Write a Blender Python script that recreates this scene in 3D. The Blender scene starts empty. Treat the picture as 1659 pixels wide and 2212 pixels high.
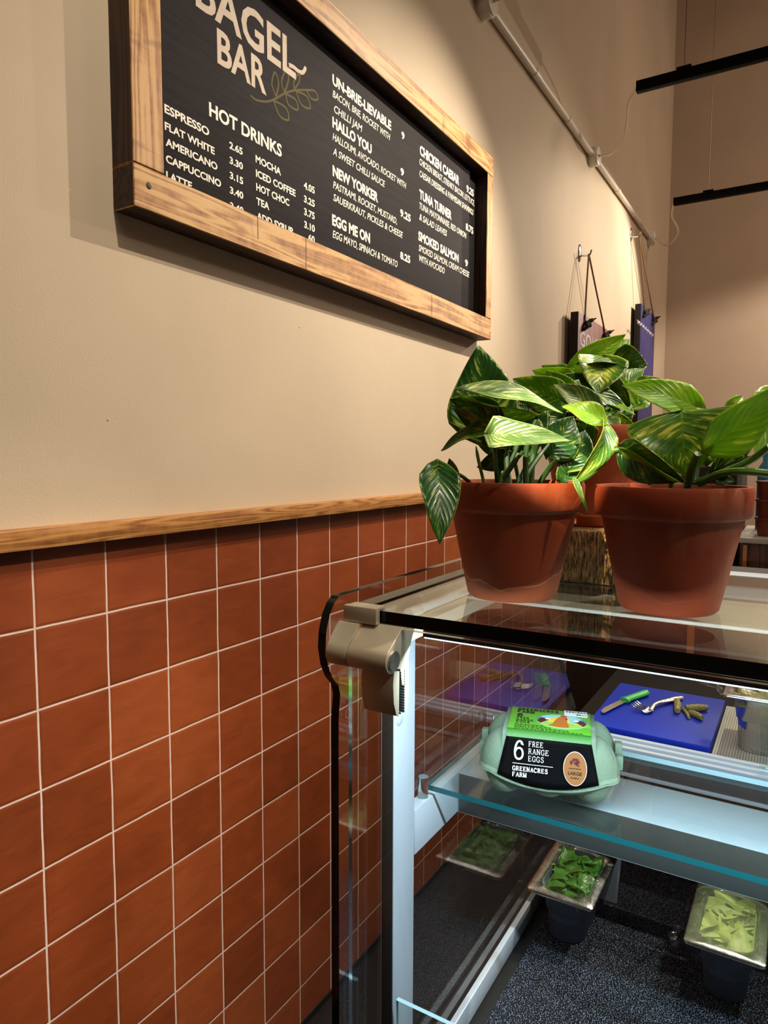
import bpy, bmesh, math, random
from mathutils import Vector, Matrix, noise
random.seed(7)
SC = bpy.context.scene
COL = SC.collection
PI = math.pi

# ------------------------------------------------------------------ camera
F, CX, CY = 1494.43, 829.5, 1106.0            # focal length and centre for a 1659 x 2212 frame
YAW, PITCH, ROLL = 0.5452077543, -0.0792234352, -0.0031646753
CAM = Vector((1.0316, 0.0, 1.45))
_f = Vector((-math.sin(YAW)*math.cos(PITCH), math.cos(YAW)*math.cos(PITCH), math.sin(PITCH)))
_r = _f.cross(Vector((0, 0, 1))).normalized(); _d = _f.cross(_r)
_c, _s = math.cos(ROLL), math.sin(ROLL)
RIGHT, DOWN, FWD = _c*_r+_s*_d, -_s*_r+_c*_d, _f
cam = bpy.data.cameras.new('camera'); cam_o = bpy.data.objects.new('camera', cam); COL.objects.link(cam_o)
cam.sensor_fit = 'VERTICAL'; cam.sensor_height = 36.0; cam.lens = F/2212*36.0
cam.clip_start = 0.02; cam.clip_end = 60
M = Matrix((RIGHT, -DOWN, -FWD)).transposed().to_4x4(); M.translation = CAM
cam_o.matrix_world = M
SC.camera = cam_o
SC.view_settings.view_transform = 'Standard'; SC.view_settings.look = 'None'
SC.view_settings.exposure = 0.0; SC.view_settings.gamma = 1.0
SC.cycles.transparent_max_bounces = 32; SC.cycles.max_bounces = 10
SC.cycles.sample_clamp_indirect = 4.0
def ray(u, v): return RIGHT*((u-CX)/F)+DOWN*((v-CY)/F)+FWD
def onX(u, v, x): d = ray(u, v); return CAM+d*((x-CAM.x)/d.x)
def onY(u, v, y): d = ray(u, v); return CAM+d*((y-CAM.y)/d.y)
def onZ(u, v, z): d = ray(u, v); return CAM+d*((z-CAM.z)/d.z)
def at(u, v, dep): return CAM+ray(u, v)*dep    # a point of the photo at its distance in metres

# ------------------------------------------------------------------ light
W = bpy.data.worlds.new('world'); SC.world = W; W.use_nodes = True
W.node_tree.nodes['Background'].inputs[0].default_value = (1.0, 0.8, 0.6, 1)
W.node_tree.nodes['Background'].inputs[1].default_value = 0.05
def spot(name, loc, target, watt, size, blend, col, rad):
    l = bpy.data.lights.new(name, 'SPOT'); l.energy = watt; l.spot_size = math.radians(size); l.spot_blend = blend
    l.color = col; l.shadow_soft_size = rad
    o = bpy.data.objects.new(name, l); COL.objects.link(o); o.location = loc
    o.rotation_euler = (Vector(target)-Vector(loc)).to_track_quat('-Z', 'Y').to_euler(); return o
def area(name, loc, target, watt, sx, sy, col):
    l = bpy.data.lights.new(name, 'AREA'); l.shape = 'RECTANGLE'; l.size = sx; l.size_y = sy; l.energy = watt; l.color = col
    o = bpy.data.objects.new(name, l); COL.objects.link(o); o.location = loc
    o.rotation_euler = (Vector(target)-Vector(loc)).to_track_quat('-Z', 'Y').to_euler(); return o
WARM = (1.0, 0.87, 0.69)
spot('riser_glint_spot', (1.02, 2.35, 3.07), (0.0, 1.75, 1.45), 180, 84, 0.85, WARM, 0.010)
spot('riser_glint_spot', (1.45, 0.60, 3.42), (0.0, 1.10, 1.36), 122, 56, 0.8, WARM, 0.010)
spot('riser_glint_spot', (1.60, 4.85, 2.95), (0.0, 2.9, 1.6), 100, 80, 0.8, WARM, 0.012)
spot('riser_glint_spot', (0.90, 4.88, 3.00), (0.0, 4.3, 2.0), 88, 98, 0.3, WARM, 0.012)
spot('riser_glint_spot', (1.70, 4.86, 2.95), (1.1, 6.2, 0.9), 105, 108, 0.4, (1.0, 0.85, 0.7), 0.02)
spot('riser_glint_spot', (1.85, 1.75, 3.05), (0.92, 0.80, 1.38), 205, 40, 0.6, (1.0, 0.9, 0.72), 0.02)
spot('riser_glint_spot', (2.10, 0.30, 3.00), (0.86, 0.74, 1.33), 54, 26, 0.7, (1.0, 0.86, 0.66), 0.02)
spot('riser_glint_spot', (0.86, -0.90, 2.60), (0.818, 0.80, 1.372), 560, 3.6, 0.2, (1.0, 0.84, 0.6), 0.01)  # added tight beam, only there to make the riser's upper part glint
area('room_fill', (2.6, -0.6, 4.6), (2.2, 0.2, 0), 20, 2.0, 2.0, (1.0, 0.84, 0.66))  # added soft fill for the room's ambient level, no fixture modelled
area('room_fill', (3.6, 4.2, 4.4), (2.4, 6.2, 1.0), 80, 1.6, 1.6, (1.0, 0.78, 0.60))  # added fill to brighten the far wall and upper room

# ------------------------------------------------------------------ materials
class NT:
    def __init__(s, name):
        s.m = bpy.data.materials.new(name); s.m.use_nodes = True; s.t = s.m.node_tree
        s.b = s.t.nodes['Principled BSDF']; s.out = s.t.nodes['Material Output']
    def n(s, kind, **kw):
        nd = s.t.nodes.new('ShaderNode'+kind)
        for k, v in kw.items():
            if hasattr(nd, k) and k not in ('inputs',): setattr(nd, k, v)
        return nd
    def l(s, a, b): s.t.links.new(a, b)
    def val(s, sock, v):
        if hasattr(v, 'is_linked') or isinstance(v, bpy.types.NodeSocket): s.l(v, sock)
        else: sock.default_value = v
    def math(s, op, a, b=None, c=None):
        nd = s.n('Math', operation=op)
        for i, v in enumerate((a, b, c)):
            if v is not None: s.val(nd.inputs[i], v)
        return nd.outputs[0]
    def mix(s, fac, a, b, blend='MIX'):
        nd = s.n('Mix', data_type='RGBA', blend_type=blend)
        s.val(nd.inputs[0], fac); s.val(nd.inputs[6], a if not isinstance(a, tuple) else rgba(a)); s.val(nd.inputs[7], b if not isinstance(b, tuple) else rgba(b))
        return nd.outputs[2]
    def co(s, kind='Object', scale=None, rot=None):
        tc = s.n('TexCoord').outputs[kind]
        if scale is None and rot is None: return tc
        mp = s.n('Mapping'); s.l(tc, mp.inputs[0])
        if scale: mp.inputs['Scale'].default_value = scale
        if rot: mp.inputs['Rotation'].default_value = rot
        return mp.outputs[0]
    def noise(s, co, scale, detail=3, rough=0.5, dist=0.0, w=None):
        nd = s.n('TexNoise'); s.l(co, nd.inputs['Vector']); nd.inputs['Scale'].default_value = scale
        nd.inputs['Detail'].default_value = detail; nd.inputs['Roughness'].default_value = rough; nd.inputs['Distortion'].default_value = dist
        return nd.outputs['Fac']
    def ramp(s, fac, *stops):
        nd = s.n('ValToRGB'); s.l(fac, nd.inputs[0]); e = nd.color_ramp.elements
        while len(e) < len(stops): e.new(0.5)
        for el, (p, c) in zip(e, stops): el.position = p; el.color = rgba(c) if isinstance(c, tuple) else (c, c, c, 1)
        return nd.outputs[0]
    def bump(s, h, strength=0.3, dist=0.002):
        nd = s.n('Bump'); nd.inputs['Strength'].default_value = strength; nd.inputs['Distance'].default_value = dist
        s.l(h, nd.inputs['Height']); s.l(nd.outputs[0], s.b.inputs['Normal'])
    def set(s, col=None, rough=None, metal=None, **kw):
        if col is not None: s.val(s.b.inputs['Base Color'], rgba(col) if isinstance(col, tuple) else col)
        if rough is not None: s.val(s.b.inputs['Roughness'], rough)
        if metal is not None: s.b.inputs['Metallic'].default_value = metal
        for k, v in kw.items(): s.val(s.b.inputs[k.replace('_', ' ')], v)
        return s
def rgba(c): return (c[0], c[1], c[2], 1.0)
def srgb(r, g, b):
    f = lambda c: (c/255/12.92) if c/255 <= 0.04045 else ((c/255+0.055)/1.055)**2.4
    return (f(r), f(g), f(b))
def plain(name, col, rough=0.5, metal=0.0, spec=0.5, bump=None, vary=0.0):
    t = NT(name); t.set(col, rough, metal); t.b.inputs['Specular IOR Level'].default_value = spec
    if vary:
        nz = t.noise(t.co(), 60, 4)
        t.set(t.mix(t.math('MULTIPLY', nz, vary), col, tuple(c*0.45 for c in col)))
    if bump: t.bump(t.noise(t.co(), bump[0], 3), bump[1], bump[2])
    return t.m

TS, ZR0, YC0 = 0.133, 1.17712, 0.63492        # tile pitch, height of the first joint, first vertical joint
def m_tiles():
    t = NT('terracotta glazed tiles'); co = t.co(); sx = t.n('SeparateXYZ'); t.l(co, sx.inputs[0])
    u = t.math('DIVIDE', t.math('SUBTRACT', sx.outputs[1], YC0), TS); v = t.math('DIVIDE', t.math('SUBTRACT', sx.outputs[2], ZR0), TS)
    wob = t.math('MULTIPLY', t.math('SUBTRACT', t.noise(co, 14, 2), 0.5), 0.022)
    u2 = t.math('ADD', u, wob); v2 = t.math('ADD', v, t.math('MULTIPLY', wob, -0.8))
    du = t.math('ABSOLUTE', t.math('SUBTRACT', u2, t.math('ROUND', u2))); dv = t.math('ABSOLUTE', t.math('SUBTRACT', v2, t.math('ROUND', v2)))
    d = t.math('MINIMUM', du, dv)
    g = t.n('MapRange'); t.l(d, g.inputs[0]); g.inputs[1].default_value = 0.0105; g.inputs[2].default_value = 0.0145
    cell = t.n('CombineXYZ'); t.l(t.math('FLOOR', u2), cell.inputs[0]); t.l(t.math('FLOOR', v2), cell.inputs[1])
    wn = t.n('TexWhiteNoise', noise_dimensions='3D'); t.l(cell.outputs[0], wn.inputs[0])
    n1 = t.noise(co, 5, 3); n2 = t.noise(t.co('Object', (1, 3, 9), (0.5, 0, 0)), 4, 4, 0.6, 0.6)
    f = t.math('ADD', t.math('MULTIPLY', wn.outputs[0], 0.34), t.math('ADD', t.math('MULTIPLY', n1, 0.42), t.math('MULTIPLY', n2, 0.42)))
    tile = t.ramp(f, (0.25, srgb(106, 48, 22)), (0.55, srgb(133, 62, 29)), (0.85, srgb(154, 78, 41)))
    grime = t.noise(co, 40, 3)
    grout = t.mix(grime, srgb(196, 172, 160), srgb(226, 206, 196))
    t.set(t.mix(g.outputs[0], grout, tile))
    t.set(rough=t.ramp(g.outputs[0], (0.0, 0.85), (1.0, 0.38)))
    edge = t.n('MapRange', interpolation_type='SMOOTHSTEP'); t.l(d, edge.inputs[0]); edge.inputs[1].default_value = 0.006; edge.inputs[2].default_value = 0.05
    h = t.math('ADD', edge.outputs[0], t.math('ADD', t.math('MULTIPLY', n2, 0.9), t.math('MULTIPLY', n1, 0.5)))
    t.bump(h, 0.35, 0.0022); return t.m
def m_plaster(name, col):
    t = NT(name); co = t.co(); n1 = t.noise(co, 1.6, 4); n2 = t.noise(co, 9, 4)
    c2 = tuple(c*0.88 for c in col)
    base = t.mix(t.ramp(n1, (0.35, 0.0), (0.7, 1.0)), col, c2)
    vor = t.n('TexVoronoi'); t.l(co, vor.inputs['Vector']); vor.inputs['Scale'].default_value = 9
    sp = t.math('LESS_THAN', vor.outputs['Distance'], 0.017)
    t.set(t.mix(t.math('MULTIPLY', sp, 0.7), base, srgb(70, 50, 35)), 0.75)
    t.b.inputs['Specular IOR Level'].default_value = 0.25
    t.bump(t.math('ADD', t.noise(co, 260, 3), t.math('MULTIPLY', n2, 1.5)), 0.32, 0.0014); return t.m
def m_wood(name, dark, mid, light, along='Y', rings=34, rough=0.5, bump=0.35, spots=0.0):
    t = NT(name); sc = {'X': (0.035, 1, 1), 'Y': (1, 0.035, 1), 'Z': (1, 1, 0.035)}[along]
    co = t.co('Object', sc); n1 = t.noise(co, 16, 3, 0.5, 0.3)
    big = t.noise(t.co('Object', tuple(0.22 if s < 1 else 1 for s in sc)), 5, 2, 0.5, 0.6)
    wv = t.math('SINE', t.math('MULTIPLY', t.math('ADD', t.math('MULTIPLY', n1, 1.0), t.math('MULTIPLY', big, 0.8)), rings*2.0))
    fine = t.noise(co, 260, 3, 0.6); mott = t.noise(t.co(), 38, 4, 0.6)
    f = t.math('ADD', t.math('MULTIPLY', t.math('ADD', wv, 1.0), 0.15), t.math('ADD', t.math('MULTIPLY', fine, 0.34), t.math('ADD', t.math('MULTIPLY', big, 0.12), t.math('MULTIPLY', mott, 0.34))))
    c = t.ramp(f, (0.27, dark), (0.45, mid), (0.66, light))
    if spots:
        k = t.noise(t.co('Object', tuple(1.3 if s < 1 else 0.5 for s in sc)), 9, 4, 0.6, 0.8)
        c = t.mix(t.math('MULTIPLY', t.ramp(k, (0.60, 0.0), (0.70, 1.0)), spots*0.7), c, dark)
    t.set(c, rough); t.bump(f, bump, 0.0012); return t.m
def m_glass(name, tint=(0.97, 1.0, 0.99), gain=1.0):
    t = NT(name); lw = t.n('LayerWeight'); lw.inputs[0].default_value = 0.5
    fr = t.math('MINIMUM', t.math('MULTIPLY', t.math('ADD', 0.04, t.math('MULTIPLY', 0.96, t.math('POWER', lw.outputs['Facing'], 5.0))), gain), 1.0)
    tr = t.n('BsdfTransparent'); tr.inputs[0].default_value = rgba(tint)
    gl = t.n('BsdfGlossy'); gl.inputs['Roughness'].default_value = 0.0
    mx = t.n('MixShader'); t.l(fr, mx.inputs[0]); t.l(tr.outputs[0], mx.inputs[1]); t.l(gl.outputs[0], mx.inputs[2])
    t.l(mx.outputs[0], t.out.inputs[0]); return t.m
def m_film():
    t = NT('cling film'); co = t.co(); lw = t.n('LayerWeight'); lw.inputs[0].default_value = 0.5
    h = t.noise(t.co('Object', (1, 1.8, 1), (0, 0, 0.7)), 42, 4, 0.65, 1.6)
    bp = t.n('Bump'); bp.inputs['Strength'].default_value = 0.6; bp.inputs['Distance'].default_value = 0.003; t.l(h, bp.inputs['Height'])
    fr = t.math('MINIMUM', t.math('ADD', 0.05, t.math('MULTIPLY', 0.80, t.math('POWER', lw.outputs['Facing'], 4.0))), 1.0)
    tr = t.n('BsdfTransparent'); gl = t.n('BsdfGlossy'); gl.inputs['Roughness'].default_value = 0.12; t.l(bp.outputs[0], gl.inputs['Normal'])
    mx = t.n('MixShader'); t.l(fr, mx.inputs[0]); t.l(tr.outputs[0], mx.inputs[1]); t.l(gl.outputs[0], mx.inputs[2])
    t.l(mx.outputs[0], t.out.inputs[0]); return t.m
def m_emit(name, col, strength):
    t = NT(name); t.set((0.8, 0.8, 0.8)); t.b.inputs['Emission Color'].default_value = rgba(col); t.b.inputs['Emission Strength'].default_value = strength; return t.m
def m_leaf(name, dark, light, var, amount, stretch=(1, 3, 1), trans=0.35):
    """pothos leaf: green ground with streaky cream-yellow variegation running out from the midrib (uv: u across, v along)"""
    t = NT(name); uv = t.co('UV'); s = t.n('SeparateXYZ'); t.l(uv, s.inputs[0])
    oi = t.n('ObjectInfo')
    a = t.math('ABSOLUTE', s.outputs[0])
    vein_co = t.math('ADD', t.math('MULTIPLY', s.outputs[1], 17.0), t.math('MULTIPLY', a, -6.5))
    vein = t.math('POWER', t.math('ABSOLUTE', t.math('SINE', t.math('MULTIPLY', vein_co, 1.6))), 6.0)
    cv = t.n('CombineXYZ'); t.l(t.math('MULTIPLY', s.outputs[0], 1.6), cv.inputs[0]); t.l(vein_co, cv.inputs[1]); t.l(t.math('MULTIPLY', oi.outputs['Random'], 37.0), cv.inputs[2])
    nz = t.noise(cv.outputs[0], 1.1, 5, 0.65, 0.3)
    cv2 = t.n('CombineXYZ'); t.l(s.outputs[0], cv2.inputs[0]); t.l(t.math('MULTIPLY', s.outputs[1], 2.0), cv2.inputs[1]); t.l(t.math('MULTIPLY', oi.outputs['Random'], 71.0), cv2.inputs[2])
    lo = t.noise(cv2.outputs[0], 1.5, 3)
    ground = t.mix(t.ramp(lo, (0.3, 0.0), (0.7, 1.0)), dark, light)
    ground = t.mix(t.math('MULTIPLY', vein, 0.35), ground, light)
    vf = t.ramp(t.math('ADD', t.math('MULTIPLY', nz, 0.6), t.math('MULTIPLY', lo, 0.4)), (0.60-0.26*amount, 0.0), (0.66-0.26*amount, 1.0))
    col = t.mix(vf, ground, var)
    rib = t.math('LESS_THAN', a, 0.03); col = t.mix(t.math('MULTIPLY', rib, 0.6), col, light)
    edge = t.math('GREATER_THAN', a, 0.955); col = t.mix(t.math('MULTIPLY', edge, 0.6), col, var)
    t.set(col, 0.28); t.bump(t.math('ADD', vein, t.math('MULTIPLY', nz, 0.4)), 0.25, 0.002)
    tl = t.n('BsdfTranslucent'); t.l(t.mix(0.35, col, (0.55, 0.8, 0.06)), tl.inputs[0])
    mx = t.n('MixShader'); mx.inputs[0].default_value = trans; t.l(t.b.outputs[0], mx.inputs[1]); t.l(tl.outputs[0], mx.inputs[2])
    t.l(mx.outputs[0], t.out.inputs[0]); return t.m
def m_terracotta(name, base, streak, tide_on=1.0):
    t = NT(name); co = t.co(); n1 = t.noise(co, 14, 5, 0.6); n2 = t.noise(t.co('Object', (1, 1, 0.25)), 22, 4)
    c = t.mix(t.ramp(n1, (0.3, 0.0), (0.75, 1.0)), tuple(c*0.72 for c in base), base)
    c = t.mix(t.math('MULTIPLY', t.ramp(n2, (0.58, 0.0), (0.78, 1.0)), 0.35), c, streak)
    sx = t.n('SeparateXYZ'); t.l(co, sx.inputs[0])
    wob = t.math('MULTIPLY', t.math('SUBTRACT', t.noise(t.co('Object', (1, 1, 0.2)), 9, 4), 0.5), 0.075)
    line = t.math('ABSOLUTE', t.math('SUBTRACT', t.math('ADD', sx.outputs[2], wob), 0.026))
    tide = t.math('LESS_THAN', line, 0.0009); low = t.math('LESS_THAN', t.math('ADD', sx.outputs[2], wob), 0.026)
    c = t.mix(t.math('MULTIPLY', low, 0.30*tide_on), c, srgb(196, 112, 70)); c = t.mix(t.math('MULTIPLY', tide, 0.5*tide_on), c, srgb(205, 145, 100))
    t.set(c, 0.62); t.b.inputs['Specular IOR Level'].default_value = 0.3
    t.bump(t.math('ADD', t.noise(co, 160, 3), n1), 0.2, 0.0012); return t.m
def m_mat():
    t = NT('black ribbed rubber mat'); co = t.co(); v = t.n('TexVoronoi'); t.l(t.co('Object', (1, 1, 0.001)), v.inputs['Vector']); v.inputs['Scale'].default_value = 400
    t.set(t.mix(t.ramp(v.outputs['Distance'], (0.12, 1.0), (0.38, 0.0)), srgb(24, 27, 36), srgb(186, 202, 240)), 0.36); t.bump(v.outputs['Distance'], 1.0, 0.004); return t.m  # pale blue specks are LED sparkle painted into the dots
def m_panel():
    t = NT('black stained ply'); n1 = t.noise(t.co('Object', (1, 0.06, 1)), 120, 4, 0.6); n2 = t.noise(t.co(), 4, 3)
    c = t.mix(n1, srgb(18, 17, 19), srgb(52, 48, 48)); c = t.mix(t.math('MULTIPLY', n2, 0.35), c, srgb(50, 44, 54))
    t.set(c, 0.75); t.b.inputs['Specular IOR Level'].default_value = 0.15; t.bump(n1, 0.15, 0.0006); return t.m
def m_steel(name, col=(0.62, 0.62, 0.62), rough=0.25): 
    t = NT(name); n = t.noise(t.co('Object', (1, 1, 0.05)), 120, 2); t.set(col, t.ramp(n, (0.2, rough*0.7), (0.8, rough*1.3)), 1.0); return t.m
def m_laminate():
    t = NT('dark embossed wood grain laminate'); n = t.noise(t.co('Object', (1, 1, 0.16)), 420, 3, 0.7)
    t.set(t.mix(t.ramp(n, (0.38, 0.0), (0.62, 1.0)), srgb(30, 20, 13), srgb(150, 112, 62)), 0.38, 0.6); t.bump(n, 1.0, 0.005); return t.m  # gold streaks put the lamp's glints into the grain colour

MT = {
 'tiles': m_tiles(), 'plaster': m_plaster('beige plaster', srgb(206, 188, 164)), 'farplaster': m_plaster('far beige plaster', srgb(188, 166, 144)),
 'floor': plain('dark floor', srgb(24, 22, 22), 0.35, vary=0.5), 'ceil': plain('ceiling paint', srgb(150, 120, 100), 0.8),
 'frame_y': m_wood('golden pine along', srgb(92, 50, 18), srgb(172, 122, 68), srgb(204, 160, 102), 'Y', 30, 0.55, 0.4, 0.75),
 'frame_z': m_wood('golden pine upright', srgb(92, 50, 18), srgb(168, 118, 66), srgb(200, 156, 100), 'Z', 30, 0.55, 0.4, 0.75),
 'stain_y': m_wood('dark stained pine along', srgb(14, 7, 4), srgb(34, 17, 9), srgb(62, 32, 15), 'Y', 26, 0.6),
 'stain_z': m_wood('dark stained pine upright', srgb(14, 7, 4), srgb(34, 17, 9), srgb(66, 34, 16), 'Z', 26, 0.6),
 'oak': m_wood('oak trim', srgb(92, 50, 18), srgb(160, 104, 50), srgb(188, 134, 74), 'Y', 62, 0.5, 0.3),
 'panel': m_panel(), 'letter': plain('white vinyl lettering', srgb(232, 226, 214), 0.6), 'letter_old': plain('weathered cream paint', srgb(214, 196, 178), 0.7, vary=0.55),
 'olive': plain('olive paint', srgb(88, 78, 42), 0.7, spec=0.2),
 'white_pl': plain('white pvc', srgb(224, 216, 204), 0.35), 'cable': plain('cream cable', srgb(222, 206, 184), 0.5), 'black': plain('black metal', srgb(5, 5, 5), 0.6, spec=0.1),
 'wire': plain('thin steel wire', srgb(120, 95, 75), 0.4, 0.6),
 'glass': m_glass('clear glass'), 'glass_side': m_glass('clear end glass', (0.93, 0.95, 0.95), 1.25), 'glass_top': m_glass('top glass', (0.92, 0.96, 0.95), 1.1), 'edge': plain('dark glass edge', srgb(6, 14, 13), 0.06),
 'edge_teal': plain('teal glass edge', srgb(22, 84, 90), 0.08), 'edge_pale': plain('pale glass edge', srgb(170, 205, 215), 0.1),
 'acrylic': NT('clear acrylic').set((0.9, 0.98, 1.0), 0.02, None, Transmission_Weight=1.0, IOR=1.48).m,
 'alu': plain('powder coated grey aluminium', srgb(176, 186, 196), 0.38, 0.1, bump=(300, 0.08, 0.0006)), 'alu_beige': plain('champagne aluminium', srgb(196, 186, 164), 0.42, 0.35, bump=(350, 0.1, 0.0005)),
 'alu_unlit': plain('aluminium face in painted shade', srgb(58, 54, 48), 0.4, 0.4), 'beige_pl': plain('beige plastic', srgb(198, 190, 172), 0.4),
 'mat': m_mat(), 'polish': plain('black polished panel', srgb(10, 11, 13), 0.04, 0.0, 0.9), 'grey_panel': plain('smoked grey panel', srgb(62, 66, 72), 0.25),
 'steel': m_steel('stainless steel'), 'steel_d': plain('dark brown worktop', srgb(13, 10, 9), 0.5, spec=0.12), 'pan_steel': plain('blue grey brushed pan steel', srgb(92, 104, 120), 0.45, 0.3), 'chrome': plain('chrome', (0.8, 0.8, 0.8), 0.12, 1.0),
 'led': m_emit('cool led strip', (0.66, 0.86, 1.0), 3.0), 'terra': m_terracotta('terracotta clay', srgb(158, 66, 28), srgb(186, 112, 72)),
 'terra2': m_terracotta('terracotta clay mineral bloom', srgb(150, 60, 25), srgb(196, 150, 118), 0.12), 'soil': plain('potting soil', srgb(26, 17, 11), 0.95, bump=(90, 1.0, 0.01)),
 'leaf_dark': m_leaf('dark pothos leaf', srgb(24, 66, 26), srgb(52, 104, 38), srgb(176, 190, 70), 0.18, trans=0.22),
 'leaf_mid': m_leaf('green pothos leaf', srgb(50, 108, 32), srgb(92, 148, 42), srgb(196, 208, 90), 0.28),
 'leaf_lime': m_leaf('lime pothos leaf', srgb(112, 166, 30), srgb(156, 200, 54), srgb(210, 220, 96), 0.2, trans=0.5),
 'leaf_var': m_leaf('variegated pothos leaf', srgb(48, 96, 30), srgb(104, 146, 46), srgb(206, 208, 84), 0.32),
 'leaf_pale': m_leaf('pale variegated pothos leaf', srgb(70, 108, 48), srgb(104, 136, 74), srgb(178, 188, 122), 0.30, trans=0.12),
 'stem': plain('green petiole', srgb(84, 128, 44), 0.4), 'stem_dark': plain('dark green petiole', srgb(38, 70, 28), 0.4),
 'laminate': m_laminate(), 'pulp': plain('grey green moulded pulp', srgb(112, 132, 110), 0.9, bump=(420, 0.5, 0.0016), vary=0.35),
 'label_black': plain('black printed card', srgb(4, 4, 5), 0.6, spec=0.05), 'label_green': plain('green printed card', srgb(96, 172, 48), 0.4), 'label_dkgreen': plain('dark green printed band', srgb(48, 112, 30), 0.5),
 'print_black': plain('black ink', srgb(14, 22, 12), 0.5), 'print_white': plain('white ink', srgb(232, 232, 228), 0.5), 'print_grey': plain('grey ink', srgb(188, 186, 180), 0.5),
 'tan': plain('tan ink', srgb(138, 92, 54), 0.7, spec=0.1), 'maroon_ink': plain('maroon ink', srgb(84, 22, 26), 0.5), 'sky_ink': plain('sky ink', srgb(150, 205, 215), 0.5), 'teal_ink': plain('teal ink', srgb(70, 140, 150), 0.5),
 'sun_ink': plain('yellow ink', srgb(238, 206, 72), 0.5), 'hen_ink': plain('orange ink', srgb(206, 120, 48), 0.5, vary=0.6), 'red_ink': plain('red ink', srgb(190, 50, 40), 0.5), 'field_ink': plain('field ink', srgb(164, 204, 80), 0.5),
 'sticker': plain('white price sticker', srgb(220, 226, 230), 0.5),
 'board': plain('blue polyethylene', srgb(12, 40, 160), 0.5, spec=0.2, bump=(220, 0.15, 0.0008)), 'green_pl': plain('green plastic', srgb(44, 160, 72), 0.4), 'gherkin': plain('gherkin skin', srgb(140, 128, 64), 0.4, bump=(260, 0.8, 0.003), vary=0.6),
 'spinach': m_leaf('spinach leaf', srgb(42, 104, 34), srgb(84, 148, 50), srgb(140, 180, 80), 0.05, trans=0.25), 'spinach_stem': plain('spinach stalk', srgb(150, 184, 92), 0.4),
 'lettuce': plain('pale green salad', srgb(196, 212, 112), 0.45, vary=0.45), 'film': m_film(), 'film_fog': None, 'beam_face': plain('grey metal face', srgb(96, 100, 98), 0.35, 0.6), 'tub': plain('frosted white plastic', srgb(176, 190, 206), 0.4),
 'dark_cab': plain('black laminate', srgb(9, 8, 8), 0.5), 'brown_cab': m_wood('brown cabinet wood', srgb(44, 24, 12), srgb(80, 46, 24), srgb(104, 62, 34), 'Z', 18, 0.45), 'orange_strip': plain('orange brown edging', srgb(214, 130, 62), 0.5),
 'pale_edge': plain('pale worktop', srgb(190, 182, 170), 0.4), 'redpot': plain('red brown plastic', srgb(108, 44, 26), 0.45),
 'navy': m_wood('navy painted boards', srgb(22, 20, 56), srgb(42, 40, 92), srgb(54, 50, 108), 'Z', 16, 0.6, 0.3), 'maroon': m_wood('maroon painted board', srgb(66, 26, 30), srgb(110, 56, 58), srgb(128, 72, 70), 'Z', 16, 0.6, 0.3),
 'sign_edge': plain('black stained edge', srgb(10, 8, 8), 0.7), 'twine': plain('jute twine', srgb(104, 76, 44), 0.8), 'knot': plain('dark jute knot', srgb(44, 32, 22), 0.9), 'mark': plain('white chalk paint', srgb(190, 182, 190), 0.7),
 'blue_bottle': plain('blue plastic', srgb(60, 150, 200), 0.4), 'rubber': plain('black rubber', srgb(8, 8, 8), 0.6), 'trim_white': plain('white aluminium', srgb(176, 186, 200), 0.3, 0.1),
}
t = NT('fogged cling film'); t.set((0.80, 0.92, 0.55), 0.25); t.b.inputs['Alpha'].default_value = 0.16
t.bump(t.noise(t.co(), 60, 3, 0.6, 1.0), 0.6, 0.003); MT['film_fog'] = t.m

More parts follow.
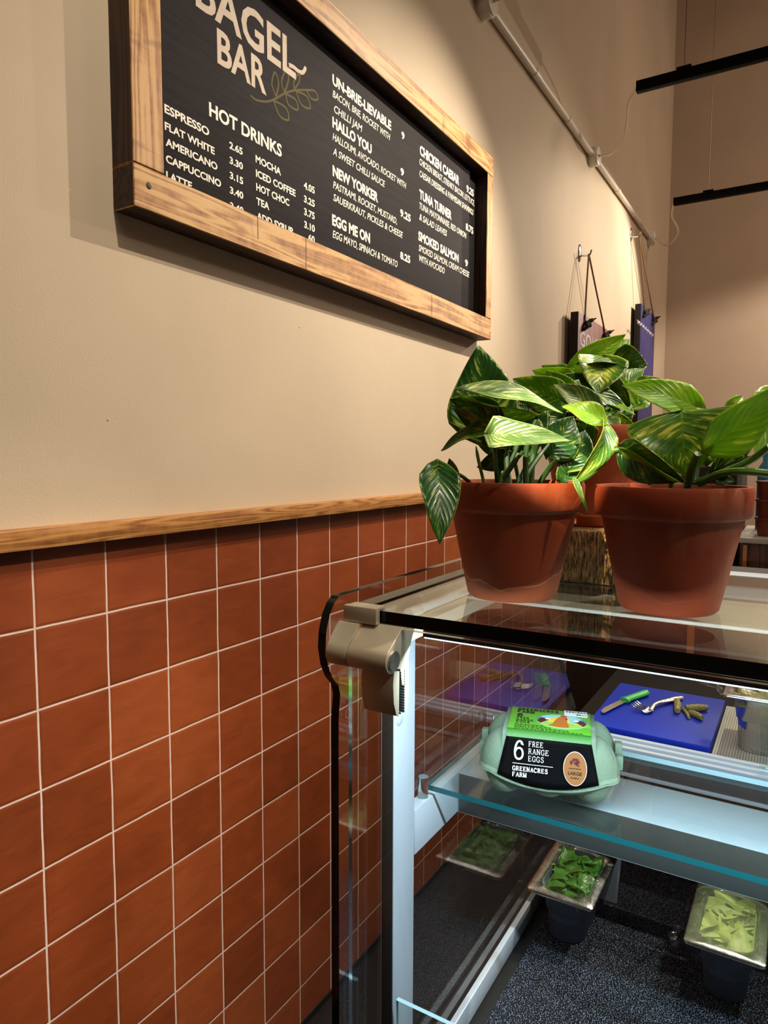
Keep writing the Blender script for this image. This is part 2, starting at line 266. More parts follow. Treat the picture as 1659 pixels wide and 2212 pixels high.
# ------------------------------------------------------------------ mesh helpers
class MB:
    def __init__(s): s.bm = bmesh.new(); s.uv = None
    def vs(s, pts): return [s.bm.verts.new(p) for p in pts]
    def face(s, vs, mi=0):
        try: f = s.bm.faces.new(vs); f.material_index = mi; return f
        except ValueError: return None
    def box(s, a, b, bev=0.0, mi=0, seg=2, mis=None):
        x0, y0, z0 = a; x1, y1, z1 = b
        v = s.vs([(x0, y0, z0), (x1, y0, z0), (x1, y1, z0), (x0, y1, z0), (x0, y0, z1), (x1, y0, z1), (x1, y1, z1), (x0, y1, z1)])
        q = ((3, 2, 1, 0), (4, 5, 6, 7), (0, 1, 5, 4), (1, 2, 6, 5), (2, 3, 7, 6), (3, 0, 4, 7))   # -z +z -y +x +y -x
        fs = [s.face([v[i] for i in k], (mis or [mi]*6)[n]) for n, k in enumerate(q)]
        if bev: bmesh.ops.bevel(s.bm, geom=list({e for f in fs for e in f.edges}), offset=bev, segments=seg, affect='EDGES', profile=0.5)
        return v
    def prism(s, poly, axis, a, b, mi=0, bev=0.0):
        """closed outline extruded along axis; poly gives the two other coordinates in order"""
        def P(p, t): return {'X': (t, p[0], p[1]), 'Y': (p[0], t, p[1]), 'Z': (p[0], p[1], t)}[axis]
        A = s.vs([P(p, a) for p in poly]); B = s.vs([P(p, b) for p in poly]); n = len(poly)
        fs = [s.face(A[::-1], mi), s.face(B, mi)]+[s.face([A[i], A[(i+1) % n], B[(i+1) % n], B[i]], mi) for i in range(n)]
        if bev: bmesh.ops.bevel(s.bm, geom=list({e for f in fs[:2] for e in f.edges}), offset=bev, segments=2, affect='EDGES', profile=0.5)
    def tube(s, pts, r, seg=10, mi=0, caps=True, closed=False):
        pts = [Vector(p) for p in pts]; n = len(pts); rs = r if isinstance(r, (list, tuple)) else [r]*n; rings = []; up = None
        for i, p in enumerate(pts):
            t = ((pts[(i+1) % n] if closed or i < n-1 else p)-(pts[i-1] if closed or i > 0 else p)).normalized()
            if up is None: up = t.orthogonal().normalized()
            up = (up-t*up.dot(t)).normalized(); w = t.cross(up)
            rings.append(s.vs([p+(up*math.cos(2*PI*k/seg)+w*math.sin(2*PI*k/seg))*rs[i] for k in range(seg)]))
        for i in range(n if closed else n-1):
            a, b = rings[i], rings[(i+1) % n]
            for k in range(seg): s.face([a[k], a[(k+1) % seg], b[(k+1) % seg], b[k]], mi)
        if caps and not closed: s.face(rings[0][::-1], mi); s.face(rings[-1], mi)
    def lathe(s, prof, c=(0, 0, 0), seg=48, mi=0, wob=0.0):
        rings = []
        for r, z in prof:
            rings.append(s.vs([(c[0]+r*math.cos(2*PI*k/seg), c[1]+r*math.sin(2*PI*k/seg), c[2]+z) for k in range(seg)]) if r > 1e-6 else s.vs([(c[0], c[1], c[2]+z)]))
        for a, b in zip(rings, rings[1:]):
            for k in range(seg):
                k2 = (k+1) % seg
                if len(a) == 1 and len(b) > 1: s.face([a[0], b[k2], b[k]], mi)
                elif len(b) == 1 and len(a) > 1: s.face([a[k], a[k2], b[0]], mi)
                elif len(a) > 1: s.face([a[k], a[k2], b[k2], b[k]], mi)
    def loft(s, rings, mi=0, cap0=True, cap1=True):
        R = [s.vs(r) for r in rings]; n = len(R[0])
        for a, b in zip(R, R[1:]):
            for k in range(n): s.face([a[k], a[(k+1) % n], b[(k+1) % n], b[k]], mi)
        if cap0: s.face(R[0][::-1], mi)
        if cap1: s.face(R[-1], mi)
        return R
    def ell(s, c, rx, ry, rz, mi=0, nu=20, nv=12, z0=-1.0, z1=1.0, rot=0.0):
        rings = []
        for j in range(nv+1):
            zz = z0+(z1-z0)*j/nv; zz = math.sin(zz*PI/2); rr = math.sqrt(max(0, 1-zz*zz))
            rings.append([(c[0]+rx*max(rr, .002)*math.cos(2*PI*k/nu+rot), c[1]+ry*max(rr, .002)*math.sin(2*PI*k/nu+rot), c[2]+rz*zz) for k in range(nu)])
        s.loft(rings, mi)
    def grid(s, P, mi=0, uv=None):
        V = [s.vs(r) for r in P]; lay = s.bm.loops.layers.uv.verify() if uv else None
        for i in range(len(V)-1):
            for j in range(len(V[0])-1):
                f = s.face([V[i][j], V[i][j+1], V[i+1][j+1], V[i+1][j]], mi)
                if f and uv:
                    for lp, (a, b) in zip(f.loops, ((i, j), (i, j+1), (i+1, j+1), (i+1, j))): lp[lay].uv = uv[a][b]
        return V
    def add_mesh(s, me, mat=None): 
        tmp = bmesh.new(); tmp.from_mesh(me); 
        if mat: tmp.transform(mat)
        m2 = bpy.data.meshes.new('tmp'); tmp.to_mesh(m2); tmp.free(); s.bm.from_mesh(m2); bpy.data.meshes.remove(m2)

def wloc(o):
    v = Vector((0, 0, 0))
    while o is not None: v += o.location; o = o.parent
    return v
def obj(name, mb, mats, parent=None, world=True, loc=None, smooth=35, kind=None, label=None, flip=False):
    """link ONE mesh object; vertices are in world space unless world=False, its origin is its parent's (or loc)"""
    bm = mb.bm if isinstance(mb, MB) else mb
    bmesh.ops.recalc_face_normals(bm, faces=bm.faces)
    o0 = Vector(loc) if loc else (wloc(parent) if parent else Vector((0, 0, 0)))
    if world and o0.length > 0: bmesh.ops.translate(bm, verts=bm.verts, vec=-o0)
    me = bpy.data.meshes.new(name); bm.to_mesh(me); bm.free()
    for m in (mats if isinstance(mats, (list, tuple)) else [mats]): me.materials.append(MT[m] if isinstance(m, str) else m)
    if smooth and len(me.polygons):
        me.polygons.foreach_set('use_smooth', [True]*len(me.polygons)); me.set_sharp_from_angle(angle=math.radians(smooth))
    o = bpy.data.objects.new(name, me); COL.objects.link(o)
    if parent: o.parent = parent
    if loc: o.location = Vector(loc)-(wloc(parent) if parent else Vector((0, 0, 0)))
    if kind: o['kind'] = kind
    if label: o['label'] = label
    return o
def tag(o, label, cat, group=None, kind=None):
    o['label'] = label; o['category'] = cat
    if group: o['group'] = group
    if kind: o['kind'] = kind
    return o
def thing(name, label, cat, loc=(0, 0, 0), rz=0.0, group=None):
    o = bpy.data.objects.new(name, None); COL.objects.link(o); o.location = loc; o.rotation_euler = (0, 0, rz); o.empty_display_size = 0.05
    return tag(o, label, cat, group)
def struct(name, mb, mats, **kw): return obj(name, mb, mats, kind='structure', **kw)
def copy_tree(o, parent=None):
    c = o.copy(); COL.objects.link(c); c.parent = parent
    for ch in list(o.children): copy_tree(ch, c)
    return c
def bez(p, n=16):
    """smooth curve through the points (Catmull-Rom)"""
    p = [Vector(q) for q in p]; q = [p[0]*2-p[1]]+p+[p[-1]*2-p[-2]]; out = []
    for i in range(1, len(q)-2):
        for k in range(n):
            t = k/n; out.append(0.5*((2*q[i])+(q[i+1]-q[i-1])*t+(2*q[i-1]-5*q[i]+4*q[i+1]-q[i+2])*t*t+(3*q[i]-q[i-1]-3*q[i+1]+q[i+2])*t**3))
    out.append(p[-1]); return out
_txt = {}
def text_mesh(body, bold=0.0, shear=0.0, space=1.0):
    key = (body, bold, shear, space)
    if key in _txt: return _txt[key]
    cu = bpy.data.curves.new('t', 'FONT'); cu.body = body; cu.offset = bold; cu.shear = shear; cu.space_character = space; cu.resolution_u = 3; cu.extrude = 0.004
    o = bpy.data.objects.new('t', cu); COL.objects.link(o); dg = bpy.context.evaluated_depsgraph_get(); dg.update()
    me = bpy.data.meshes.new_from_object(o.evaluated_get(dg)); COL.objects.unlink(o); bpy.data.objects.remove(o); bpy.data.curves.remove(cu)
    _txt[key] = me; return me
def text_on(body, o, ux, uy, width, height, bold=0.0, shear=0.0, th=0.0004, cap=0.73, space=1.0):
    """lettering as a thin raised mesh: o = baseline start, ux/uy = reading and up directions, sized to width and cap height"""
    me = text_mesh(body, bold, shear, space); ux = Vector(ux).normalized(); uy = Vector(uy).normalized(); nz = ux.cross(uy)
    xs = [v.co.x for v in me.vertices]; x0, x1 = min(xs), max(xs); sx = width/(x1-x0); sy = height/cap
    Mx = Matrix(((ux.x*sx, uy.x*sy, nz.x*th/0.004, 0), (ux.y*sx, uy.y*sy, nz.y*th/0.004, 0), (ux.z*sx, uy.z*sy, nz.z*th/0.004, 0), (0, 0, 0, 1)))
    Mx = Matrix.Translation(Vector(o))@Mx@Matrix.Translation((-x0, 0, 0)); mb = MB(); mb.add_mesh(me, Mx); return mb
SERIF = {   # strokes: (points, relative width); 'v' full stem with slab feet at x
 'F': [('v', .24), ([(.24, .96), (.82, .96)], .5), ([(.80, .99), (.80, .78)], .5), ([(.24, .52), (.62, .52)], .5), ([(.62, .62), (.62, .42)], .45)],
 'E': [('v', .24), ([(.24, .96), (.82, .96)], .5), ([(.80, .99), (.80, .78)], .5), ([(.24, .52), (.62, .52)], .5), ([(.62, .62), (.62, .42)], .45), ([(.24, .04), (.86, .04)], .5), ([(.84, .01), (.84, .24)], .5)],
 'R': [('v', .22), ([(.22, .96), (.50, .96), (.68, .90), (.74, .75), (.68, .58), (.50, .50), (.22, .50)], .75), ([(.50, .50), (.64, .38), (.72, .12), (.92, .04)], .8)],
 'A': [([(.50, .99), (.16, .03)], .55), ([(.50, .99), (.84, .03)], 1.0), ([(.28, .34), (.72, .34)], .5), ([(.02, .03), (.32, .03)], .45), ([(.66, .03), (.98, .03)], .45)],
 'N': [('v', .18), ([(.18, .97), (.82, .03)], 1.0), ([(.82, .03), (.82, .97)], .6), ([(.68, .97), (.97, .97)], .45)],
 'G': [([(.82, .74), (.70, .92), (.50, .98), (.26, .88), (.14, .62), (.14, .38), (.26, .12), (.50, .02), (.72, .08), (.82, .20)], .85), ([(.82, .02), (.82, .44)], .8), ([(.60, .44), (.96, .44)], .45), ([(.82, .70), (.82, .96)], .4)],
 'C': [([(.82, .72), (.70, .92), (.50, .98), (.26, .88), (.14, .62), (.14, .38), (.26, .12), (.50, .02), (.72, .08), (.84, .26)], .85), ([(.82, .68), (.82, .97)], .45)],
 'S': [([(.78, .78), (.68, .93), (.48, .98), (.28, .90), (.22, .74), (.32, .60), (.52, .52), (.72, .42), (.80, .26), (.70, .08), (.48, .02), (.28, .07), (.18, .24)], .85), ([(.78, .72), (.78, .97)], .45), ([(.18, .03), (.18, .30)], .45)],
 'M': [('v', .16), ([(.16, .97), (.50, .08)], .9), ([(.50, .08), (.84, .97)], .5), ('v', .84)],
 '6': [([(.80, .84), (.70, .95), (.52, .98), (.32, .88), (.18, .62), (.14, .36), (.24, .10), (.50, .02), (.76, .10), (.86, .32), (.76, .54), (.52, .62), (.28, .54), (.16, .38)], 1.0), ([(.80, .86), (.76, .80)], 1.6)]}
def serif_on(body, o, ux, uy, width, height, weight=0.10, th=0.0004):
    ux, uy, o = Vector(ux).normalized(), Vector(uy).normalized(), Vector(o); nz = ux.cross(uy); mb = MB(); adv = width/max(1, len(body)); cw = adv*0.94
    def rib(pts, w):
        p = [Vector((a*cw, c*height)) for a, c in pts]
        if len(p) > 4: q = bez([Vector((v.x, v.y, 0)) for v in p], 3); p = [Vector((v.x, v.y)) for v in q]
        L, R_ = [], []
        for i in range(len(p)):
            t_ = (p[min(i+1, len(p)-1)]-p[max(i-1, 0)]).normalized(); n_ = Vector((-t_.y, t_.x))*w/2; L.append(p[i]+n_); R_.append(p[i]-n_)
        P3 = lambda v, h: o+ux*(v.x+x0)+uy*v.y+nz*h
        A = mb.vs([P3(v, th) for v in L]); B = mb.vs([P3(v, th) for v in R_]); A0 = mb.vs([P3(v, 0) for v in L]); B0 = mb.vs([P3(v, 0) for v in R_])
        for i in range(len(p)-1): mb.face([B[i], B[i+1], A[i+1], A[i]]); mb.face([A[i], A[i+1], A0[i+1], A0[i]]); mb.face([B0[i], B0[i+1], B[i+1], B[i]])
    for k, ch in enumerate(body):
        x0 = k*adv
        if ch == ' ': continue
        for st in SERIF[ch]:
            if st[0] == 'v': x = st[1]; rib([(x, .01), (x, .99)], weight*height); rib([(x-.17, .03), (x+.17, .03)], weight*height*0.5); rib([(x-.17, .97), (x+.17, .97)], weight*height*0.5)
            else: rib(st[0], weight*height*st[1])
    return mb
def disc(mb, c, ux, uy, rx, ry, n=28, th=0.0004, a0=0.0, a1=2*PI, mi=0):
    ux = Vector(ux).normalized(); uy = Vector(uy).normalized(); nz = ux.cross(uy); c = Vector(c)
    poly(mb, [c+ux*rx*math.cos(a0+(a1-a0)*k/n)+uy*ry*math.sin(a0+(a1-a0)*k/n) for k in range(n if a1-a0 > 6.2 else n+1)], nz, th, mi)
def poly(mb, pts, nz, th=0.0004, mi=0):
    A = mb.vs(pts); B = mb.vs([Vector(p)+Vector(nz)*th for p in pts]); n = len(pts)
    mb.face(A[::-1], mi); mb.face(B, mi)
    for i in range(n): mb.face([A[i], A[(i+1) % n], B[(i+1) % n], B[i]], mi)

# ------------------------------------------------------------------ the room
b = MB(); b.box((-0.15, -3, -0.002), (-0.004, 6.2, 5.2)); struct('wall_left', b, 'plaster')
b = MB(); b.box((-0.004, -3, 0.018), (0.0, 6.2, 1.335)); struct('trim_1', b, 'tiles')
b = MB(); b.box((-0.004, -3, 0.0), (0.003, 6.2, 0.018)); struct('baseboard_left', b, 'rubber')
b = MB(); b.box((-0.004, -3, 1.3065), (0.025, 6.2, 1.3385), 0.0015); struct('trim_2', b, 'oak')
b = MB(); b.box((-0.15, 6.2, -0.002), (6.6, 6.35, 5.2)); struct('wall_back', b, 'farplaster')
b = MB(); b.box((6.45, -3, -0.002), (6.6, 6.2, 5.2)); struct('wall_right', b, 'farplaster')
b = MB(); b.box((-0.15, -3.15, -0.002), (6.6, -3, 5.2)); struct('wall_front', b, 'farplaster')
b = MB(); b.box((-0.15, -3.15, -0.12), (6.6, 6.35, -0.0)); struct('floor', b, 'floor')
b = MB(); b.box((-0.15, -3.15, 5.2), (6.6, 6.35, 5.3)); struct('ceiling', b, 'ceil')

# ------------------------------------------------------------------ menu board
BY0, BY1, BZ0, BZ1, BT = 0.807, 2.353, 1.8700, 2.4975, 0.05
mbrd = thing('menu_board', 'large black menu board in a chunky golden pine frame on the beige wall', 'menu board', (0, 1.58, BZ0))
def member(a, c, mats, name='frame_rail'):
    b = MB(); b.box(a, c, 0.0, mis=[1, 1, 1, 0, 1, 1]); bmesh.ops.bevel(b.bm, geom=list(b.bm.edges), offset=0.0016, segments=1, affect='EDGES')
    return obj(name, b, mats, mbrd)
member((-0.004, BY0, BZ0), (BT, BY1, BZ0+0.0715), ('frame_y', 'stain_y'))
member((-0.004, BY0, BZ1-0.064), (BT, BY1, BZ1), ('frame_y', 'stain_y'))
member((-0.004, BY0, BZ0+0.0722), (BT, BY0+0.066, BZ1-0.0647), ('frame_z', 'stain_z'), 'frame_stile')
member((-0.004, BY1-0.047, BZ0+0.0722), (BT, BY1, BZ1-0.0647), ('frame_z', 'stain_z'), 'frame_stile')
for (u_, v_, f0, f1) in ((661, 560, 0.0, 1.0), (933, 610, 0.1, 0.95), (557, 500, 0.35, 1.0)):
    q = onX(u_, v_, BT); b = MB(); b.box((BT-0.001, q.y-0.0008, BZ0+0.0715*f0+0.001), (BT+0.0004, q.y+0.0008, BZ0+0.0715*f1-0.001)); obj('split_line', b, 'stain_y', mbrd, label='dark split across the lower rail')
b = MB(); b.box((-0.003, BY0+0.05, BZ0+0.05), (0.003, BY1-0.03, BZ1-0.05)); obj('backing_board', b, 'dark_cab', mbrd)
XP = 0.010
b = MB(); b.box((0.0035, BY0+0.06, BZ0+0.06), (XP, 2.243, BZ1-0.055), 0.0005); panel = obj('menu_panel', b, 'panel', mbrd)
for (y, z, w) in ((0.838, 1.912, 0.006), (2.345, 1.893, 0.003), (2.344, 2.462, 0.003)): b = MB(); b.ell((BT, y, z), 0.0012, w, w, nu=14, nv=6); obj('knot', b, 'stain_y', mbrd, label='small dark knot in the pine')
XT = XP+0.0002
C1 = lambda p: (200+p[0]/3.190, p[1]/3.190)
C2 = lambda p: (680+p[0]/3.567, 130+p[1]/3.567)
def menu_text(cv, body, lb, rb, hp, mat='letter', name='menu_heading', bold=0.02, shear=0.0, zl=None):
    p0 = onX(*cv(lb), XT); p1 = onX(*cv(rb), XT); h = hp/ (3.19 if cv is C1 else 3.567)
    q = onX(cv(lb)[0], cv(lb)[1]-h, XT)
    z = (p0.z+p1.z)/2
    return obj(name, text_on(body, (XT, p0.y, z), (0, 1, 0), (0, 0, 1), p1.y-p0.y, q.z-p0.z, bold, shear), mat, panel, smooth=0)
menu_text(C1, 'BAGEL', (712, 140), (1400, 452), 300, 'letter_old', 'shop_title', 0.022)
menu_text(C1, 'BAR', (860, 475), (1197, 607), 242, 'letter_old', 'shop_title', 0.022)
# tail of the L and the olive sprig
def P1(*p): q = onX(*C1(p), XT); return Vector((XT, q.y, q.z))
b = MB(); b.tube(bez([P1(1352, 446), P1(1385, 462), P1(1420, 492), P1(1450, 498), P1(1470, 462)], 6), [0.0045]*24+[0.002], 8); bmesh.ops.scale(b.bm, vec=(0.1, 1, 1), space=Matrix.Translation((-XT, 0, 0)), verts=b.bm.verts); obj('title_flourish', b, 'letter_old', panel)
b = MB()
sp = [[(1087, 658), (1130, 690), (1200, 700), (1260, 680), (1330, 640), (1400, 622), (1470, 620)],
      [(1265, 668), (1235, 580), (1255, 500), (1281, 570), (1265, 668)], [(1322, 640), (1302, 560), (1333, 487), (1350, 545), (1322, 640)], [(1388, 618), (1388, 560), (1425, 505), (1422, 565), (1388, 618)],
      [(1470, 620), (1530, 628), (1553, 682), (1510, 682), (1470, 620)], [(1400, 625), (1475, 665), (1500, 745), (1440, 722), (1400, 625)], [(1330, 645), (1400, 690), (1412, 757), (1350, 722), (1330, 645)], [(1245, 690), (1332, 745), (1350, 826), (1290, 800), (1245, 690)]]
for s_ in sp: b.tube(bez([P1(*q) for q in s_], 8), 0.0024, 6)
bmesh.ops.scale(b.bm, vec=(0.15, 1, 1), space=Matrix.Translation((-XT, 0, 0)), verts=b.bm.verts); obj('sprig_emblem', b, 'olive', panel)
HD = dict(bold=0.028)
for tx, lb, rb, h in (('HOT DRINKS', (803, 800), (1303, 1078), 96), ('ESPRESSO', (495, 776), (803, 936), 60), ('FLAT WHITE', (497, 890), (840, 1066), 54), ('AMERICANO', (503, 1002), (860, 1173), 54), ('CAPPUCCINO', (505, 1118), (885, 1290), 54), ('LATTE', (507, 1222), (685, 1312), 52),
                      ('MOCHA', (1123, 1115), (1297, 1210), 50), ('ICED COFFEE', (1125, 1214), (1398, 1356), 50), ('HOT CHOC', (1127, 1310), (1355, 1420), 50), ('TEA', (1128, 1405), (1217, 1450), 50), ('ADD SYRUP', (1132, 1500), (1380, 1626), 50)):
    menu_text(C1, tx, lb, rb, h, name='menu_item', **HD)
for tx, lb, rb in (('2.65', (942, 1027), (1033, 1062)), ('3.30', (944, 1130), (1035, 1165)), ('3.15', (945, 1232), (1037, 1268)), ('3.40', (946, 1335), (1038, 1368)), ('3.40', (947, 1440), (1040, 1475)),
                   ('4.05', (1455, 1300), (1530, 1333)), ('3.25', (1456, 1394), (1530, 1425)), ('3.75', (1457, 1482), (1530, 1510)), ('3.10', (1458, 1570), (1531, 1598)), ('60', (1487, 1662), (1530, 1674))):
    menu_text(C1, tx, lb, rb, 48, name='price', **HD)
for tx, lb, rb, h in (('UN-BRIE-LIEVABLE', (135, 185), (588, 537), 78), ('HALLO YOU', (135, 515), (437, 720), 80), ('NEW YORKER', (137, 890), (487, 1092), 80), ('EGG ME ON', (133, 1270), (425, 1405), 82), ('CHICKEN CAESAR', (808, 730), (1112, 957), 74), ('TUNA TURNER', (805, 1065), (1053, 1227), 72), ('SMOKED SALMON', (797, 1385), (1107, 1557), 70)):
    menu_text(C2, tx, lb, rb, h, name='menu_heading', bold=0.042)
for tx, lb, rb, h in (('BACON, BRIE, ROCKET WITH', (137, 290), (580, 612), 58), ('CHILLI JAM', (148, 405), (365, 552), 60), ('HALLOUMI, AVOCADO, ROCKET WITH', (137, 622), (703, 986), 58), ('A SWEET CHILLI SAUCE', (140, 730), (540, 977), 58), ('PASTRAMI, ROCKET, MUSTARD,', (140, 985), (632, 1264), 58), ('SAUERKRAUT, PICKLES & CHEESE', (142, 1085), (678, 1370), 58),
                      ('EGG MAYO, SPINACH & TOMATO', (137, 1367), (637, 1597), 60), ('CHICKEN BREAST, STREAKY BACON, LETTUCE,', (806, 807), (1228, 1120), 52), ('CAESAR DRESSING & PARMESAN SHAVINGS', (806, 896), (1222, 1196), 52), ('TUNA MAYONNAISE, RED ONION', (805, 1146), (1167, 1373), 52), ('& SALAD LEAVES', (805, 1227), (1017, 1360), 52), ('SMOKED SALMON, CREAM CHEESE', (800, 1476), (1190, 1669), 52), ('WITH AVOCADO', (803, 1552), (1000, 1642), 52)):
    menu_text(C2, tx, lb, rb, h, name='menu_description', bold=0.012, shear=0.22)
for tx, lb, rb, h in (('9', (667, 601), (690, 612), 54), ('9', (660, 881), (686, 893), 54), ('9.25', (657, 1206), (738, 1240), 56), ('8.25', (657, 1530), (735, 1562), 56), ('9.25', (1168, 1016), (1224, 1046), 52), ('8.75', (1163, 1308), (1220, 1337), 52), ('9', (1157, 1582), (1178, 1592), 50)):
    menu_text(C2, tx, lb, rb, h, name='price', bold=0.04)

# ------------------------------------------------------------------ conduit, junction boxes, tracks
ZP = 3.020
def tubing(name, pts, r, mat, parent=None, seg=10, **kw):
    b = MB(); b.tube(pts, r, seg); return obj(name, b, mat, parent, **kw)
cond = thing('conduit_pipe', 'white plastic conduit running along the upper wall between junction boxes', 'conduit', (0.014, 3.6, ZP))
tubing('pipe', [(0.018, 1.2, ZP), (0.018, 5.40, ZP)], 0.0135, 'white_pl', cond, 16)
for (u, v) in ((1160, 160), (1230, 272), (1335, 425), (1378, 492)):
    y = onX(u, v, 0.02).y; tubing('coupling', [(0.018, y-0.028, ZP), (0.018, y+0.028, ZP)], 0.0158, 'white_pl', cond, 16)
JB = []
for (u, v, lb, s_) in ((1058, 20, 'white round junction box at the top of the frame, nearest the menu board', 1.25), (1288, 345, 'middle white junction box, its cable looping to the upper black track', 1.3), (1410, 532, 'farthest white junction box by the room corner, with a looping cable', 1.3)):
    y = onX(u, v, 0.03).y; jb = thing('junction_box', lb, 'junction box', (0, y, ZP), group='junction boxes on the conduit')
    b = MB(); b.lathe([(0.0, -0.004), (0.038*s_, -0.004), (0.038*s_, 0.034), (0.036*s_, 0.036), (0, 0.036)], seg=32); bmesh.ops.rotate(b.bm, verts=b.bm.verts, matrix=Matrix.Rotation(PI/2, 3, 'Y')); 
    b.tube([(0.018, -0.05, 0), (0.018, 0.05, 0)], 0.0165, 14)
    obj('box_body', b, 'white_pl', jb, world=False)
    b = MB(); b.lathe([(0.0, 0.036), (0.035*s_, 0.036), (0.035*s_, 0.043), (0.032*s_, 0.045), (0, 0.045)], seg=32); bmesh.ops.rotate(b.bm, verts=b.bm.verts, matrix=Matrix.Rotation(PI/2, 3, 'Y')); obj('lid', b, 'white_pl', jb, world=False)
    JB.append((jb, y))
def cable(lb, pts):
    tag(tubing('flex_cable', bez(pts, 10), 0.0062, 'cable', None, 8, loc=pts[0]), lb, 'cable')
ZT = 3.10
tr1 = onZ(1375, 190, ZT); tr2 = onZ(1455, 437, ZT)
def cpx(p0, p1, pix):
    out = [p0]
    n = len(pix)+1
    d0 = (p0-CAM).dot(FWD); d1 = (p1-CAM).dot(FWD)
    for i, (u, v) in enumerate(pix): out.append(at(u, v, d0+(d1-d0)*(i+1)/n))
    return out+[p1]
cable('cream flex looping from the middle junction box up to the near track', cpx(Vector((0.045, JB[1][1], ZP)), tr1+Vector((0.004, 0, 0.0)), [(1322, 331), (1345, 303), (1353, 262), (1357, 222)]))
cable('cream flex curling from the corner junction box to the far track', cpx(Vector((0.045, JB[2][1], ZP)), tr2+Vector((0.004, 0, 0.0)), [(1440, 530), (1461, 512), (1464, 493), (1452, 468)]))
cable('short cream flex leaving the first junction box at the top edge', [Vector((0.045, JB[0][1], ZP)), Vector((0.09, JB[0][1], ZP+0.005)), Vector((0.15, JB[0][1], ZP+0.04)), Vector((0.2, JB[0][1]-0.02, ZP+0.12)), Vector((0.25, JB[0][1]-0.03, ZP+0.18))])
def track(lb, p, x1, hang, s_=1.0):
    t_ = thing('lighting_track', lb, 'track', (p.x, p.y, ZT), group='suspended black lighting tracks')
    b = MB(); b.box((p.x, p.y-0.016, ZT-0.022), (x1, p.y+0.016, ZT+0.024), 0.002); obj('track_bar', b, 'black', t_)
    for hx in hang:
        b = MB(); b.box((hx-0.03, p.y-0.019, ZT+0.018), (hx+0.03, p.y+0.019, ZT+0.034), 0.002); obj('hanger_clip', b, 'black', t_)
        tubing('hanger_wire', [(hx, p.y, ZT+0.03), (hx, p.y, 5.2)], 0.0022, 'wire', t_, 6)
    return t_
h1 = onY(1478, 160, tr1.y).x; h2 = onY(1530, 420, tr2.y).x
track('near black suspended lighting track bar, the higher one in the photo', tr1, 4.4, (h1, h1+1.6))
track('far black suspended lighting track bar, the lower one by the corner', tr2, 4.4, (h2, h2+1.6))
def lamp_head(lb, loc, target, top):
    d = (Vector(target)-Vector(loc)).normalized(); t_ = thing('track_spotlight', lb, 'spotlight', loc)
    b = MB(); c = -d*0.016
    b.tube([c-d*0.10, c-d*0.004, c], [0.03, 0.032, 0.032], 20); o = obj('lamp_housing', b, 'black', t_, world=False)
    b = MB(); b.tube([c-d*0.05, (0, 0, top-loc[2])], 0.006, 8); obj('lamp_stalk', b, 'black', t_, world=False)

# ------------------------------------------------------------------ hanging signs
def sign(lb, y0, y1, z1, z0, mat, apex, texts, holes):
    t_ = thing('hanging_sign', lb, 'sign', (0.02, (y0+y1)/2, z0), group='wooden signs hung on twine')
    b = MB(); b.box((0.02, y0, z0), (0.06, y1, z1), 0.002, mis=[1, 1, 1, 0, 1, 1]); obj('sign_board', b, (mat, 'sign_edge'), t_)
    for hy in holes:
        b = MB(); b.tube(bez([apex+Vector((0, 0, 0)), apex.lerp(Vector((0.062, hy, z1)), 0.5), Vector((0.064, hy, z1-0.005)), Vector((0.066, hy, z1-0.05))], 6), 0.0045, 8); obj('twine', b, 'twine', t_)
        b = MB(); b.tube(bez([(0.060, hy-0.035, z1-0.085), (0.082, hy-0.02, z1-0.062), (0.070, hy, z1-0.040), (0.088, hy+0.012, z1-0.055), (0.075, hy+0.02, z1-0.035), (0.105, hy+0.055, z1-0.012)], 5), [0.004, 0.006, 0.010, 0.008, 0.011, 0.012, 0.009, 0.012, 0.010, 0.008, 0.011, 0.009]*2+[0.004, 0.003], 8); obj('knot', b, 'knot', t_)
    return t_
s1a = onX(1272, 549, 0.045); s2a = onX(1381, 508, 0.05)
sg = sign('maroon hanging sign with large pale GO lettering, nearer the menu board', 3.42, 4.02, 2.160, 1.30, 'maroon', s1a, (), (3.52, 3.90))
def sign_text(body, p, q, h, par, bold=0.02):
    a = onX(*p, 0.0604); c = onX(*q, 0.0604); up = onX(p[0], p[1]-h, 0.0604)
    obj('sign_lettering', text_on(body, (0.0604, a.y, (a.z+c.z)/2), (0, 1, 0), (0, 0, 1), c.y-a.y, up.z-a.z, bold, th=0.001), 'mark', par, smooth=0)
sign_text('GO', (1252, 744), (1276, 758), 34, sg); sign_text('HU', (1279, 745), (1294, 756), 20, sg)
sg2 = sign('navy blue hanging sign with a line of scribbled white writing, by the corner', 4.88, 5.37, 2.470, 1.55, 'navy', s2a, (), (4.96, 5.27))
b = MB()
for (u0, v0, u1, v1, h, n) in ((1377, 694, 1411, 726, 9, 15),):
    pts = []
    for k in range(2*n+1):
        f_ = k/(2*n); p = onX(u0+(u1-u0)*f_, v0+(v1-v0)*f_+(h/2 if k % 2 else -h/2)*(0.6+0.4*math.sin(k*1.7)), 0.0605); pts.append(p)
    b.tube(pts, 0.004, 5)
obj('sign_scribble', b, 'mark', sg2)
b = MB()
for q in ([(1386, 768), (1382, 780), (1386, 790), (1390, 782)], [(1393, 778), (1396, 790), (1392, 796)], [(1398, 785), (1400, 795)]):
    b.tube(bez([onX(u, v, 0.0605) for u, v in q], 5), 0.004, 5)
obj('sign_scribble', b, 'mark', sg2)
